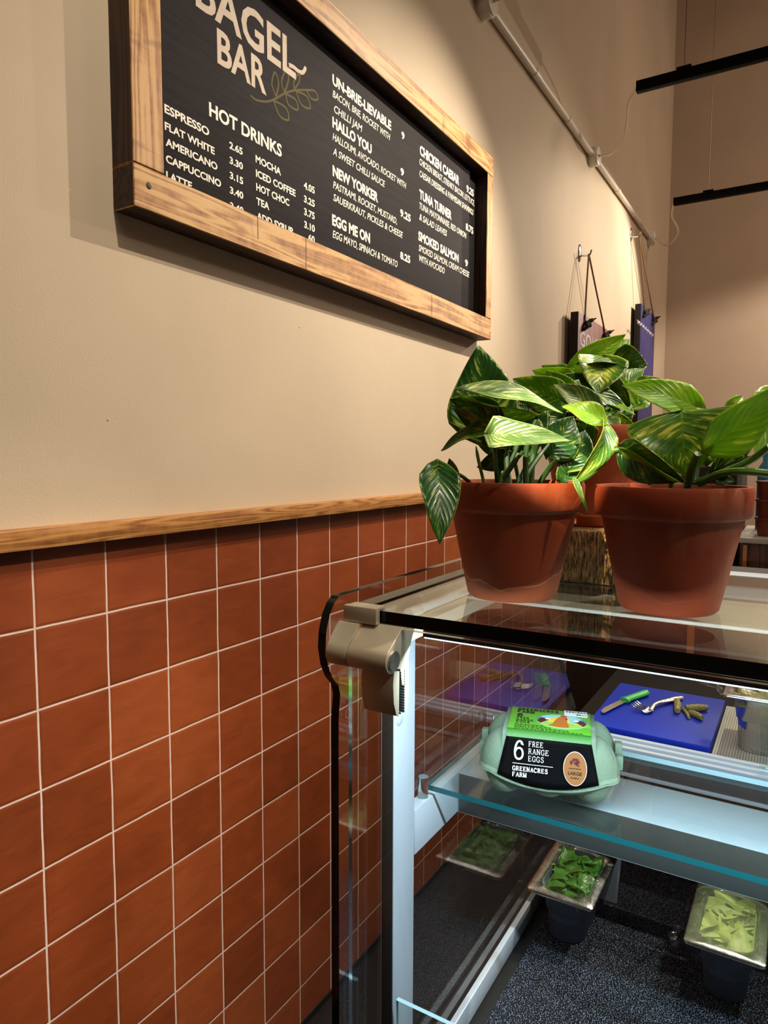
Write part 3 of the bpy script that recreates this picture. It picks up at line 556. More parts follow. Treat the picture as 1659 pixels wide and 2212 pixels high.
def hook(lb, p):
    t_ = thing('wall_hook', lb, 'hook', (0, p.y, p.z), group='steel hooks for the signs')
    b = MB(); b.ell((-0.001, p.y, p.z+0.012), 0.006, 0.02, 0.045, nu=20); obj('hook_plate', b, 'chrome', t_)
    b = MB(); b.tube(bez([(0.0, p.y, p.z), (0.03, p.y, p.z-0.006), (p.x+0.004, p.y, p.z-0.002), (p.x+0.012, p.y, p.z+0.02)], 6), 0.005, 8); obj('hook_arm', b, 'chrome', t_)
hook('steel hook holding the maroon sign', s1a); hook('steel hook just under the conduit holding the navy sign', s2a)

# ------------------------------------------------------------------ display case
XE = 0.6457; XR = 1.95; YF = 0.555; ZD = 0.655
case = thing('display_case', 'refrigerated glass serve-over counter standing by the tiled wall', 'display case', (1.3, 0.9, 0))
def part(name, mb, mat, parent=None, **kw): return obj(name, mb, mat, parent or case, **kw)
# plinth and deck
b = MB(); b.box((XE-0.02, 0.56, 0.0), (XR+0.02, 1.52, ZD-0.03), 0.004); part('plinth', b, 'dark_cab')
b = MB(); b.box((XE-0.012, 0.535, ZD-0.03), (XR+0.01, 1.53, ZD-0.004), 0.003); part('deck', b, 'dark_cab')
b = MB(); b.box((XE+0.035, 0.60, ZD-0.004), (XR-0.035, 1.49, ZD), 0.001); part('deck_mat', b, 'mat')
b = MB(); b.box((XE+0.0055, 0.56, ZD-0.004), (XE+0.0145, 1.49, 0.684), 0.001); part('end_rail', b, 'trim_white')
# end glass with a swept front edge
EZ1 = 1.3147
edge = [(0.546, ZD-0.004), (0.546, 1.19), (0.549, 1.215), (0.546, 1.226), (0.536, 1.236), (0.5285, 1.250), (0.5245, 1.268), (0.526, 1.284), (0.5315, 1.299), (0.539, 1.309), (0.5475, EZ1), (1.07, EZ1), (1.095, 1.305), (1.615, ZD+0.02), (1.615, ZD-0.004)]
def glass_prism(poly_, axis, a, c, name, mats, parent=None):
    b = MB(); b.prism(poly_, axis, a, c)
    for f in b.bm.faces: f.material_index = 0 if len(f.verts) > 4 or f.calc_area() > 0.02 else 1
    return part(name, b, mats, parent, smooth=20)
def end_glass(x0, x1):
    b = MB(); n = len(edge); A = b.vs([(x0, y, z) for y, z in edge]); B = b.vs([(x1, y, z) for y, z in edge])
    b.face(A[::-1], 0); b.face(B, 0)
    for i in range(n): b.face([A[i], A[(i+1) % n], B[(i+1) % n], B[i]], 1)
    part('end_glass', b, ('glass_side', 'edge'), smooth=40)
end_glass(XE-0.006, XE+0.003); end_glass(XR-0.003, XR+0.003)
def pane(a, c, edge_mat, name, glass='glass', thin='x', parent=None, back=None):
    b = MB(); k = {'x': (3, 5), 'y': (2, 4), 'z': (0, 1)}[thin]; b.box(a, c, mis=[0 if i in k else (2 if back and i == 4 else 1) for i in range(6)])
    return part(name, b, (glass, edge_mat, back or edge_mat), parent, smooth=0)
pane((0.6567, YF-0.003, ZD), (XR-0.006, YF+0.003, 1.289), 'chrome', 'front_glass', 'glass', 'y')
pane((XE+0.0045, 0.558, 1.2905), (XR-0.004, 0.960, 1.3030), 'edge', 'top_glass', 'glass_top', 'z')
# top frame under the glass
rl = onZ(905, 1363, 1.288); 
b = MB(); b.box((XE+0.005, 0.60, 1.264), (0.700, 0.99, 1.2795), 0.002); b.box((XE+0.005, 0.60, 1.2790), (XE+0.013, 0.99, 1.2895), 0.001); part('side_rail', b, 'alu_beige')
b = MB(); b.box((0.700, 0.735, 1.2845), (XR-0.006, 0.868, 1.2888), 0.0015); part('back_beam', b, 'beige_pl')
b = MB(); b.box((0.700, 0.878, 1.266), (XR-0.006, 0.99, 1.2900), 0.002); part('back_rail', b, 'trim_white')
b = MB(); b.box((0.700, 1.00, 1.262), (XR-0.006, 1.03, 1.2925), 0.003); b.box((0.700, 1.04, 1.262), (XR-0.006, 1.075, 1.2925), 0.003); part('door_track', b, 'trim_white')
b = MB(); b.tube([(0.679, 0.655, 1.2850), (0.679, 0.785, 1.2850)], 0.0052, 16); part('lamp_tube', b, 'white_pl')
b = MB(); b.tube([(0.679, 0.632, 1.2840), (0.679, 0.656, 1.2840)], 0.0062, 16); part('lamp_holder', b, 'beige_pl')
b = MB(); b.tube([(0.679, 0.784, 1.2840), (0.679, 0.796, 1.2840)], 0.0062, 16); part('lamp_holder', b, 'beige_pl')
# led strip behind the front glass top
b = MB(); b.box((0.735, YF+0.0045, 1.2835), (XR-0.02, YF+0.011, 1.2895)); ls = part('led_housing', b, 'rubber')
b = MB(); b.box((0.736, YF+0.005, 1.2822), (XR-0.03, YF+0.0105, 1.2834)); part('led_strip', b, 'led', ls)
for i, xx in enumerate((0.98, 1.55)):
    area('case_led', (xx, YF+0.016, 1.272), (xx, 0.90, 0.70), 4.0, 0.5, 0.008, (0.74, 0.88, 1.0))
# slim upright
PX0, PX1, PY0, PY1 = 0.6498, 0.6665, 0.6245, 0.6715
b = MB(); b.box((PX0, PY0, ZD-0.004), (PX1, PY1, 1.268), 0.0012, mis=[0, 0, 1, 0, 0, 1]); up = part('upright', b, ('alu', 'alu_unlit'))  # front and wall faces coloured darker, shade where the LEDs miss them
q = onX(863, 1555, PX1); b = MB(); b.lathe([(0, -0.001), (0.0062, -0.001), (0.0062, 0.0006), (0.0055, 0.001), (0, 0.001)], seg=24); bmesh.ops.rotate(b.bm, verts=b.bm.verts, matrix=Matrix.Rotation(PI/2, 3, 'Y')); bmesh.ops.translate(b.bm, verts=b.bm.verts, vec=q); part('screw_cap', b, 'alu', up)
b = MB(); b.box((XR-0.021, PY0, ZD-0.004), (XR-0.009, PY1, 1.268), 0.0012); part('upright', b, 'alu')
# hinge clamp of the lift-up front glass
hg = MB(); 
prof = []
for k in range(13):                       # rounded nose around the pivot
    a = PI*0.62+(PI*1.12)*k/12; prof.append((0.5365+0.0125*math.cos(a), 1.2635+0.0125*math.sin(a)))
prof += [(0.551, 1.253), (0.5535, 1.236), (0.5605, 1.2325), (0.5635, 1.236), (0.566, 1.262), (0.573, 1.277), (0.5815, 1.290), (0.5535, 1.290)]
H0, H1 = 0.6485, 0.7160
cl = MB(); cl.prism(prof, 'X', 0.6725, H1, 0, 0.0008); clamp = part('hinge_clamp', cl, 'alu_beige')
b = MB(); pr2 = prof[:13]+[(0.5495, 1.2560), (0.5495, 1.290), (0.5455, 1.290)]; b.prism(pr2, 'X', H0, 0.6720, 0, 0.0008); part('hinge_knuckle', b, 'alu_beige')
b = MB(); b.box((0.6525, 0.5485, 1.2905), (0.6905, 0.5560, 1.3065), 0.0012); part('glass_stop', b, 'alu_beige')
b = MB(); b.box((0.654, 0.5535, 1.3033), (0.689, 0.568, 1.3062), 0.0010); part('glass_clip', b, 'alu_beige')
b = MB(); b.tube([(0.7155, 0.5365, 1.2635), (0.7185, 0.5365, 1.2635)], 0.0092, 24); part('hinge_pin', b, 'steel', clamp)
ap = [(0.540, 1.252), (0.5385, 1.240), (0.5400, 1.222), (0.5450, 1.2085), (0.5500, 1.2065), (0.5505, 1.250)]
b = MB(); b.prism(ap, 'X', 0.6800, H1-0.0005, 0, 0.0006); part('clamp_apron', b, 'alu_beige', clamp)
ap2 = [(0.5595, 1.250), (0.5595, 1.2070), (0.5660, 1.2110), (0.5690, 1.228), (0.5680, 1.255)]
b = MB(); b.prism(ap2, 'X', 0.6800, H1-0.0005, 0, 0.0006); part('clamp_jaw', b, 'alu', clamp)
b = MB()
for k in range(16): b.box((0.6805, 0.5511, 1.2085+k*0.0026), (H1+0.0003, 0.5519, 1.2100+k*0.0026)); b.box((0.6805, 0.5581, 1.2085+k*0.0026), (H1+0.0003, 0.5590, 1.2100+k*0.0026))
part('gasket', b, 'rubber', clamp)
# shelf frame, shelf glass, standoffs
AZ0, AZ1 = 0.9925, 1.0455
fr = MB(); fr.box((XE+0.0055, PY1+0.0005, AZ0), (PX1+0.0005, 0.93, AZ1), 0.0010); sf = part('shelf_arm', fr, 'alu')
b = MB(); b.box((PX1+0.001, 0.787, AZ0), (XR-0.02, 0.882, AZ1), 0.0010, mis=[0, 0, 1, 0, 0, 0]); sb = part('shelf_beam', b, ('alu', 'beam_face'))
for xx in (0.7075, 1.10, 1.5):
    b = MB(); b.lathe([(0.0042, 0), (0.0042, 0.0008), (0.0034, 0.0014), (0.0012, 0.0012), (0.0, 0.0002)], (xx, 0.862 if xx < 1 else 0.84, AZ1-0.0004), 18); part('screw', b, 'steel', sb)
SZ0, SZ1 = 1.0535, 1.0600
pane((XE+0.0145, 0.7105, SZ0), (XR-0.02, 0.932, SZ1), 'edge_teal', 'glass_shelf', 'glass', 'z', back='edge_pale')
for (sx_, sy_) in ((0.6600, 0.7045), (0.6600, 0.9345)):
    b = MB(); b.tube([(sx_, sy_, AZ1), (sx_, sy_, SZ1+0.0115)], 0.0062, 24); o = part('standoff', b, 'acrylic')
    b = MB(); b.tube([(sx_, sy_, AZ1-0.0005), (sx_, sy_, AZ1+0.0012)], 0.0064, 24); part('standoff_foot', b, 'edge_pale', o)
# low guard glass inside the front
gl_ = onY(862, 2158, 0.62)
pane((gl_.x-0.002, 0.617, ZD), (XR-0.03, 0.622, gl_.z), 'edge_pale', 'guard_glass', 'glass', 'y')
# rear wall, ledge and sliding door
b = MB(); b.box((XE+0.006, 1.495, ZD), (XR-0.006, 1.501, 0.9045), 0.0); part('rear_panel', b, 'polish')
b = MB(); b.box((XE+0.006, 1.233, 0.8885), (XR-0.006, 1.243, 0.8945), 0.001); part('rear_strip', b, 'trim_white')
b = MB(); b.box((XE+0.006, 1.237, 0.8948), (XR-0.006, 1.242, 0.918), 0.0); part('rear_face', b, 'grey_panel')
b = MB(); b.box((XE+0.006, 1.239, 0.9182), (XR-0.006, 1.243, 0.930), 0.0); part('rear_gasket', b, 'rubber')
b = MB()
for (ya, za) in ((1.238, 0.938), (1.251, 0.942), (1.264, 0.9455)): b.box((XE+0.006, ya, 0.930), (XR-0.006, ya+0.0105, za), 0.0012)
part('door_sill', b, 'trim_white')
b = MB(); b.box((XE+0.008, 1.276, 0.905), (XR-0.008, 1.90, 0.9250), 0.002); wt = tag(obj('rear_worktop', b, 'steel_d', loc=(1.2, 1.5, 0.905)), 'brown-grey steel worktop behind the glass case, holding the blue board', 'worktop')
d0, d1 = onZ(1632, 1362, 1.262), onY(1639, 1650, 1.245)
def sliding(xl, off):
    A = Vector((xl, 0.99+off, 1.262)); B_ = Vector((xl, 1.245+off, 0.948)); n = Vector((0, B_.z-A.z, -(B_.y-A.y))).normalized()*0.004
    b = MB(); v = b.vs([A, B_, Vector((XR-0.02, B_.y, B_.z)), Vector((XR-0.02, A.y, A.z)), A+n, B_+n, Vector((XR-0.02, B_.y, B_.z))+n, Vector((XR-0.02, A.y, A.z))+n])
    for k, mi in (((0, 1, 2, 3), 0), ((7, 6, 5, 4), 0), ((0, 4, 5, 1), 1), ((1, 5, 6, 2), 1), ((2, 6, 7, 3), 1), ((3, 7, 4, 0), 1)): b.face([v[i] for i in k], mi)
    part('sliding_door', b, ('glass', 'edge_pale'), smooth=0)
sliding(0.9905, 0.0); sliding(0.9985, 0.012)
rd = ray(1590, 1392); nd = Vector((0, 1.262-0.948, 1.245-0.99)); tt = (Vector((0, 0.99, 1.262))-CAM).dot(nd)/rd.dot(nd); gp = CAM+rd*tt
b = MB(); disc(b, gp-Vector((0, 0.001, 0.001)), (1, 0, 0), (0, 0.255, -0.314), 0.011, 0.011, 24, -0.004); part('finger_pull', b, 'rubber')

# ------------------------------------------------------------------ riser block and plant pots
b = MB(); b.box((0.715, 0.806, 1.3031), (0.905, 0.955, 1.3655), 0.003); tag(obj('riser_block', b, 'laminate', loc=(0.81, 0.88, 1.3031)), 'dark wood-grain riser block on the back of the case under the rear plant', 'riser')
def pot_profile(s=1.0, rb=0.047, rt=0.0655, rr=0.0735, h=0.122, rimh=0.029):
    return [(0.0, 0.0), (rb-0.003, 0.0), (rb, 0.003), (rb+(rt-rb)*0.5, (h-rimh)*0.5), (rt, h-rimh-0.002), (rr-0.003, h-rimh), (rr-0.0010, h-rimh+0.003), (rr, h-0.004), (rr-0.0015, h), (rr-0.0065, h), (rr-0.008, h-0.003), (rt-0.004, h-rimh), (rt-0.012, h*0.5), (0, h*0.5)]
def leaf_mesh(base, tip, width, roll=0.0, fold=0.25, droop=0.12, heart=0.16, twist=0.0, nl=16, nw=6, wave=0.05, seed=0, peak=0.2, sharp=1.55):
    rnd = random.Random(seed); base, tip = Vector(base), Vector(tip); ax = tip-base; Ln = ax.length; ax.normalize()
    view = (CAM-(base+tip)/2).normalized(); side = ax.cross(view).normalized(); nrm = side.cross(ax).normalized()
    P = []; UV = []; ph = rnd.random()*6
    for i in range(nl+1):
        t_ = i/nl; a = math.radians(roll+twist*(t_-0.5)); sd = side*math.cos(a)+nrm*math.sin(a); nn = nrm*math.cos(a)-side*math.sin(a)
        w = width/2*(min(1.0, (t_/peak)**0.55) if t_ < peak else 1.0)*(1-max(0, (t_-peak*1.4)/(1-peak*1.4))**sharp)**0.95
        w = max(w, width*0.006) if t_ < 0.985 else width*0.003
        c = base+ax*Ln*t_+nn*Ln*droop*(math.sin(PI*min(1, t_*1.02))*1.0)
        row = []; ur = []
        for j in range(-nw, nw+1):
            s = j/nw; back = -heart*Ln*abs(s)**1.3*(1-t_)**5
            row.append(c+sd*(s*w)+nn*(abs(s)**1.4*w*fold+wave*width*math.sin(ph+9*t_+2*s)*abs(s)*(1-t_*0.5))+ax*back); ur.append((s, t_))
        P.append(row); UV.append(ur)
    b = MB(); b.grid(P, uv=UV); return b
def add_leaf(plant, b_, t_, w, mat, roll=0, fold=0.25, droop=0.10, seed=0, stem=None, sd=None, **kw):
    d = (b_[2]+t_[2])/2
    B_, T_ = at(*b_), at(*t_)
    o = obj('leaf', leaf_mesh(B_, T_, w*d/F, roll, fold, droop, seed=seed, **kw), mat, plant, smooth=180)
    md = o.modifiers.new('thickness', 'SOLIDIFY'); md.thickness = 0.0005; md.offset = 0
    if stem is not None:
        S = Vector(stem); mid = S.lerp(B_, 0.55)+Vector((0, 0, 0.012)); b = MB(); b.tube(bez([S, mid, B_], 7), [0.0022]*10+[0.0016]*5, 8); obj('stem', b, sd or 'stem', plant)
    return o
def plant_pot(lb, c, s, mat, rz=0.0, **pk):
    pl = thing('potted_plant', lb, 'potted plant', c, rz, 'pothos plants in terracotta pots')
    prof = [(r*s, z*s) for r, z in pot_profile(**pk)]
    b = MB(); b.lathe(prof, c, 64); obj('pot', b, mat, pl, smooth=40)
    h = pk.get('h', 0.122)*s; r = 0.0655*s
    b = MB(); b.lathe([(0, 0.004), (r*0.5, 0.002), (r*0.94, -0.002), (r*0.94, -0.02), (0, -0.02)], (c[0], c[1], c[2]+h-0.012), 40); obj('soil', b, 'soil', pl)
    return pl
def stems(pl, c, z, targets, mat='stem_dark', r=0.003):
    rnd = random.Random(3)
    for (u, v, d) in targets:
        B_ = at(u, v, d); S = Vector((c[0]+rnd.uniform(-.03, .03), c[1]+rnd.uniform(-.03, .03), z)); mid = S.lerp(B_, 0.5)+Vector((rnd.uniform(-.006, .006), rnd.uniform(-.006, .006), 0.008))
        b = MB(); b.tube(bez([S, mid, B_], 7), [r]*10+[r*0.7]*5, 8); obj('stem', b, mat, pl)
# left pot
CL = (0.768, 0.700, 1.3030); pl = plant_pot('golden pothos in the left front terracotta pot, dark upright leaf at its left', CL, 1.0, 'terra')
SL = (CL[0], CL[1], CL[2]+0.11); D = 0.735
def S_(c, dx, dy): return (c[0]+dx, c[1]+dy, c[2]+0.112)
add_leaf(pl, (1046, 935, 0.77), (1035, 746, 0.79), 152, 'leaf_dark', 8, 0.16, -0.04, 1, S_(CL, -0.02, 0.01), 'stem_dark')
add_leaf(pl, (1013, 846, 0.70), (1216, 893, 0.69), 84, 'leaf_pale', 66, 0.25, 0.07, 2)
add_leaf(pl, (1140, 890, 0.705), (986, 848, 0.72), 88, 'leaf_mid', 74, 0.25, 0.05, 3)
add_leaf(pl, (1215, 868, 0.76), (1108, 818, 0.77), 82, 'leaf_mid', 5, 0.18, 0.05, 4)
add_leaf(pl, (1062, 938, 0.655), (1236, 953, 0.64), 82, 'leaf_pale', 30, 0.22, 0.05, 5, S_(CL, -0.01, -0.02), 'stem_dark', heart=0.10, peak=0.07, sharp=1.05)
add_leaf(pl, (1070, 925, 0.70), (953, 974, 0.72), 62, 'leaf_var', -58, 0.2, 0.10, 6)
add_leaf(pl, (1075, 915, 0.72), (972, 862, 0.735), 95, 'leaf_dark', 22, 0.35, -0.06, 7)
add_leaf(pl, (1048, 921, 0.71), (975, 880, 0.715), 40, 'leaf_pale', 60, 0.3, -0.1, 17)
add_leaf(pl, (946, 1014, 0.70), (950, 1175, 0.66), 92, 'leaf_dark', 12, 0.18, 0.08, 8)
b = MB(); b.tube(bez([at(1025, 1052, .715), at(1000, 1030, .705), at(972, 1018, .70), at(946, 1014, .70)], 7), 0.0019, 8); obj('stem', b, 'stem_dark', pl)
add_leaf(pl, (985, 1032, 0.72), (970, 990, 0.73), 26, 'leaf_dark', 20, 0.3, 0.05, 9)
add_leaf(pl, (1100, 985, 0.74), (1030, 1010, 0.75), 50, 'leaf_dark', 12, 0.2, 0.06, 10, S_(CL, 0, 0.02), 'stem_dark')
add_leaf(pl, (1300, 912, 0.70), (1214, 878, 0.71), 62, 'leaf_lime', -42, 0.25, 0.1, 11)
add_leaf(pl, (1300, 913, 0.70), (1240, 1040, 0.66), 62, 'leaf_mid', 40, 0.5, 0.18, 12, heart=0.05)
add_leaf(pl, (1238, 1030, 0.66), (1269, 1107, 0.65), 14, 'leaf_mid', 20, 0.4, 0.04, 13, heart=0.0)
add_leaf(pl, (1290, 892, 0.72), (1196, 830, 0.74), 58, 'leaf_pale', -20, 0.45, 0.08, 14)
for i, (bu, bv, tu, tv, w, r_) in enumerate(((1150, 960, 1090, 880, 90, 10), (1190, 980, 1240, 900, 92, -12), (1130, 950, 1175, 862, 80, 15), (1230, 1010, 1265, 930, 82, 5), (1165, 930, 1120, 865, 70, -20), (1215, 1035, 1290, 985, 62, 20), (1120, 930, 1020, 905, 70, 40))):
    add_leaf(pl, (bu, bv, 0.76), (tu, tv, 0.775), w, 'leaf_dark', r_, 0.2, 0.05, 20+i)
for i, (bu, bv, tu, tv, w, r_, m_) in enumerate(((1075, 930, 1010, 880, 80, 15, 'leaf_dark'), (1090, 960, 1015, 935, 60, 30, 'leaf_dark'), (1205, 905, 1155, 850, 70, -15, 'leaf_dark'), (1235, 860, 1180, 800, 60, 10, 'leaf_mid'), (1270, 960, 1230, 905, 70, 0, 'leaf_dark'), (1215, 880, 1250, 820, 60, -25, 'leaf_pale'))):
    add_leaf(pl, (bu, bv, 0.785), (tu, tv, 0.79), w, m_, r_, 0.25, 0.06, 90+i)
stems(pl, CL, CL[2]+0.108, [(1075, 960, .74), (1100, 955, .73), (1125, 930, .74), (1150, 950, .75), (1165, 920, .72), (1185, 960, .74), (1130, 975, .70), (1205, 990, .72), (1180, 940, .76), (1160, 900, .70)])
for pts in ([(1028, 964, .69), (1035, 1000, .70), (1046, 1045, .71)],):
    b = MB(); b.tube(bez([at(*p) for p in pts], 6), [0.0006, 0.001, 0.0016]+[0.0018]*10, 6); obj('stem', b, 'stem', pl)
for pts in ([(1300, 915, .70), (1314, 950, .69), (1308, 990, .68), (1270, 1030, .69), (1225, 1052, .71)], [(1322, 956, .69), (1300, 1005, .69), (1250, 1040, .70), (1215, 1055, .72)]):
    b = MB(); b.tube(bez([at(*p) for p in pts], 7), 0.0022, 8); obj('stem', b, 'stem', pl)
# right pot
CR = (0.922, 0.720, 1.3030); pr_ = plant_pot('pothos in the right front terracotta pot with whitish mineral bloom on its rim', CR, 0.985, 'terra2')
add_leaf(pr_, (1474, 884, 0.675), (1486, 1030, 0.650), 226, 'leaf_var', -8, 0.22, 0.16, 31, S_(CR, 0.0, -0.01), 'stem_dark', heart=-0.05)
add_leaf(pr_, (1352, 972, 0.67), (1482, 1040, 0.63), 88, 'leaf_dark', -22, 0.32, 0.14, 32)
add_leaf(pr_, (1352, 975, 0.664), (1468, 1042, 0.628), 40, 'leaf_lime', -50, 0.2, 0.05, 33)
b = MB(); b.tube(bez([at(1352, 972, .67), at(1325, 975, .675), at(1295, 1005, .68), at(1250, 1040, .70), at(1210, 1055, .715)], 7), 0.0024, 8); obj('stem', b, 'stem', pl)
add_leaf(pr_, (1516, 975, 0.62), (1712, 815, 0.60), 108, 'leaf_lime', -28, 0.22, 0.08, 34, heart=0.02)
add_leaf(pr_, (1668, 850, 0.66), (1632, 992, 0.63), 84, 'leaf_lime', 16, 0.25, 0.06, 35)
add_leaf(pr_, (1566, 893, 0.72), (1604, 855, 0.73), 42, 'leaf_lime', -20, 0.4, 0.1, 36)
add_leaf(pr_, (1610, 935, 0.68), (1535, 1032, 0.66), 56, 'leaf_dark', 22, 0.25, 0.08, 37)
add_leaf(pr_, (1560, 945, 0.67), (1612, 1002, 0.64), 60, 'leaf_mid', -35, 0.3, 0.08, 38)
add_leaf(pr_, (1525, 960, 0.69), (1545, 1000, 0.67), 44, 'leaf_lime', 10, 0.3, 0.08, 39)
add_leaf(pr_, (1600, 985, 0.65), (1535, 1035, 0.64), 48, 'leaf_mid', 45, 0.3, 0.06, 40)
add_leaf(pr_, (1470, 990, 0.68), (1420, 950, 0.70), 70, 'leaf_dark', 10, 0.3, 0.05, 41)
add_leaf(pr_, (1520, 1000, 0.70), (1490, 940, 0.71), 80, 'leaf_dark', -10, 0.3, 0.05, 42)
add_leaf(pr_, (1545, 1035, 0.64), (1590, 1040, 0.63), 26, 'leaf_dark', 10, 0.3, 0.05, 43)
for pts, r_, m_ in (([(1508, 980, .62), (1492, 1015, .635), (1486, 1045, .65), (1484, 1060, .66)], 0.0034, 'stem'), ([(1662, 1023, .60), (1600, 1018, .61), (1550, 1025, .63), (1510, 1045, .65)], 0.0034, 'stem'), ([(1662, 965, .60), (1620, 995, .615), (1560, 1022, .63), (1505, 1042, .65)], 0.0032, 'stem'), ([(1607, 955, .64), (1612, 985, .635), (1608, 1000, .632)], 0.0010, 'knot'), ([(1620, 986, .63), (1570, 1005, .635), (1535, 1020, .645)], 0.0008, 'knot'),
                    ([(1400, 1020, .66), (1405, 1045, .665)], 0.003, 'stem'), ([(1460, 1000, .665), (1450, 1045, .67)], 0.0026, 'stem_dark'), ([(1510, 975, .69), (1500, 1045, .68)], 0.003, 'stem_dark'), ([(1555, 985, .68), (1520, 1045, .675)], 0.0024, 'stem_dark')):
    b = MB(); b.tube(bez([at(*p) for p in pts], 7), r_, 8); obj('stem', b, m_, pr_)
# rear pot
C3 = (0.803, 0.885, 1.3656); p3 = plant_pot('bright pothos in the rear terracotta pot raised on the dark riser block', C3, 0.87, 'terra', h=0.142)
D3 = 0.94
for i, (b_, t_, w, m_, r_, fo) in enumerate((
    ((1238, 790, .95), (1352, 722, .96), 62, 'leaf_lime', -22, .25), ((1320, 770, .98), (1361, 732, .99), 34, 'leaf_mid', 15, .3), ((1330, 775, .97), (1397, 790, .96), 72, 'leaf_dark', -5, .2),
    ((1300, 778, .92), (1290, 852, .89), 108, 'leaf_var', 8, .3), ((1258, 788, .915), (1350, 787, .91), 40, 'leaf_pale', 72, .3), ((1222, 826, .91), (1364, 896, .88), 62, 'leaf_dark', 40, .25), ((1356, 872, .90), (1321, 786, .92), 40, 'leaf_dark', 35, .4), ((1372, 868, .895), (1340, 810, .905), 24, 'leaf_lime', 0, .3),
    ((1345, 838, .93), (1392, 795, .94), 50, 'leaf_pale', 40, .3), ((1378, 836, .92), (1426, 818, .91), 46, 'leaf_mid', -18, .3), ((1500, 878, .84), (1343, 832, .86), 78, 'leaf_lime', -28, .22),
    ((1236, 822, .95), (1150, 800, .96), 56, 'leaf_lime', 20, .25), ((1228, 800, .96), (1170, 790, .97), 42, 'leaf_mid', 40, .3), ((1330, 905, .86), (1380, 926, .84), 46, 'leaf_var', -30, .3), ((1316, 905, .85), (1330, 950, .83), 40, 'leaf_pale', 10, .3), ((1286, 868, .90), (1372, 896, .87), 30, 'leaf_lime', 62, .3),
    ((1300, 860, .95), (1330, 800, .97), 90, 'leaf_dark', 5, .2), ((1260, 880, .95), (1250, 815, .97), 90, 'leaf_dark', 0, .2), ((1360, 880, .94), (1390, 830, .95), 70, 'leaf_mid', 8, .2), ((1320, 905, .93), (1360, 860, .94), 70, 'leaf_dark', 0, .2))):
    add_leaf(p3, b_, t_, w, m_, r_, fo, 0.07, 60+i)
stems(p3, C3, C3[2]+0.112, [(1340, 870, .93), (1360, 865, .92), (1310, 850, .93), (1380, 870, .91), (1290, 870, .93), (1325, 890, .9)], 'stem', 0.0026)

# ------------------------------------------------------------------ egg carton
EC = thing('egg_carton', 'grey-green pulp egg carton with a black and green printed sleeve on the glass shelf', 'egg carton', (0.784, 0.792, SZ1), math.radians(16))
LZ = 0.027; LH = 0.075; YS, YT = 0.0505, 0.0375   # seam and lid height, half depth at seam and top
BOW = lambda x: -0.0125*max(0.0, 1-(x/0.064)**2)
b = MB()                                        # tray: bowed flange and six cups with feet
for ix in (-1, 0, 1):
    for iy in (-1, 1):
        cx, cy = ix*0.0490, iy*0.0245
        b.loft([[(cx+r*math.cos(2*PI*k/20), cy+r*math.sin(2*PI*k/20), z) for k in range(20)] for r, z in ((0.0125, 0.0), (0.0150, 0.0010), (0.0200, 0.010), (0.0240, 0.020), (0.0262, LZ if ix else 0.0145))])
def rrect(hx, hy, r, z, n=5, bul=0.0):
    out = []
    for (sx_, sy_, a0) in ((1, 1, 0), (-1, 1, PI/2), (-1, -1, PI), (1, -1, 1.5*PI)):
        for k in range(n+1):
            a = a0+PI/2*k/n; out.append((sx_*(hx-r)+r*math.cos(a), sy_*(hy-r)+r*math.sin(a), z))
    return out
def seam_ring(hx, hy, z):
    out = []
    for k in range(96):
        a = 2*PI*k/96; c, s_ = math.cos(a), math.sin(a); x = hx*abs(c)**0.42*(1 if c > 0 else -1); y = hy*abs(s_)**0.42*(1 if s_ > 0 else -1)
        out.append((x, y, z+BOW(x)))
    return out
b.loft([seam_ring(0.074, 0.048, LZ-0.006), seam_ring(0.0795, 0.0535, LZ-0.0012), seam_ring(0.0805, 0.0545, LZ), seam_ring(0.080, 0.054, LZ+0.0015)])
obj('tray', b, 'pulp', EC, world=False, smooth=60)
b = MB()                                        # lid: trapezoid body with two rounded egg domes at each end
HL = 0.0475
b.loft([[(x*(1+0.0), -YS, LZ+0.001+BOW(x)), (x*0.97, -YT-0.003, LH-0.003), (x*0.97, -YT, LH), (x*0.97, YT, LH), (x*0.97, YT+0.003, LH-0.003), (x, YS, LZ+0.001+BOW(x))] for x in [(-1+k/8)*(HL+0.006) for k in range(17)]])
for sx_ in (-1, 1):
    for sy_ in (-1, 1): b.ell((sx_*0.0515, sy_*0.0240, LZ+0.0010), 0.0270, 0.0250, 0.0440, nu=28, nv=12, z0=0.0)
    b.box((sx_*0.0745-0.005, -0.024, LZ), (sx_*0.0745+0.005, 0.024, LZ+0.012), 0.002); b.box((sx_*0.0785-0.003, -0.015, LZ+0.004), (sx_*0.0785+0.005, -0.004, LZ+0.020), 0.001); b.box((sx_*0.0785-0.003, 0.006, LZ+0.004), (sx_*0.0785+0.005, 0.017, LZ+0.027), 0.001)
b.loft([seam_ring(0.0798, 0.0538, LZ+0.0017), seam_ring(0.0795, 0.0535, LZ+0.0035), seam_ring(0.071, 0.049, LZ+0.009)])
lid = obj('lid', b, 'pulp', EC, world=False, smooth=50)
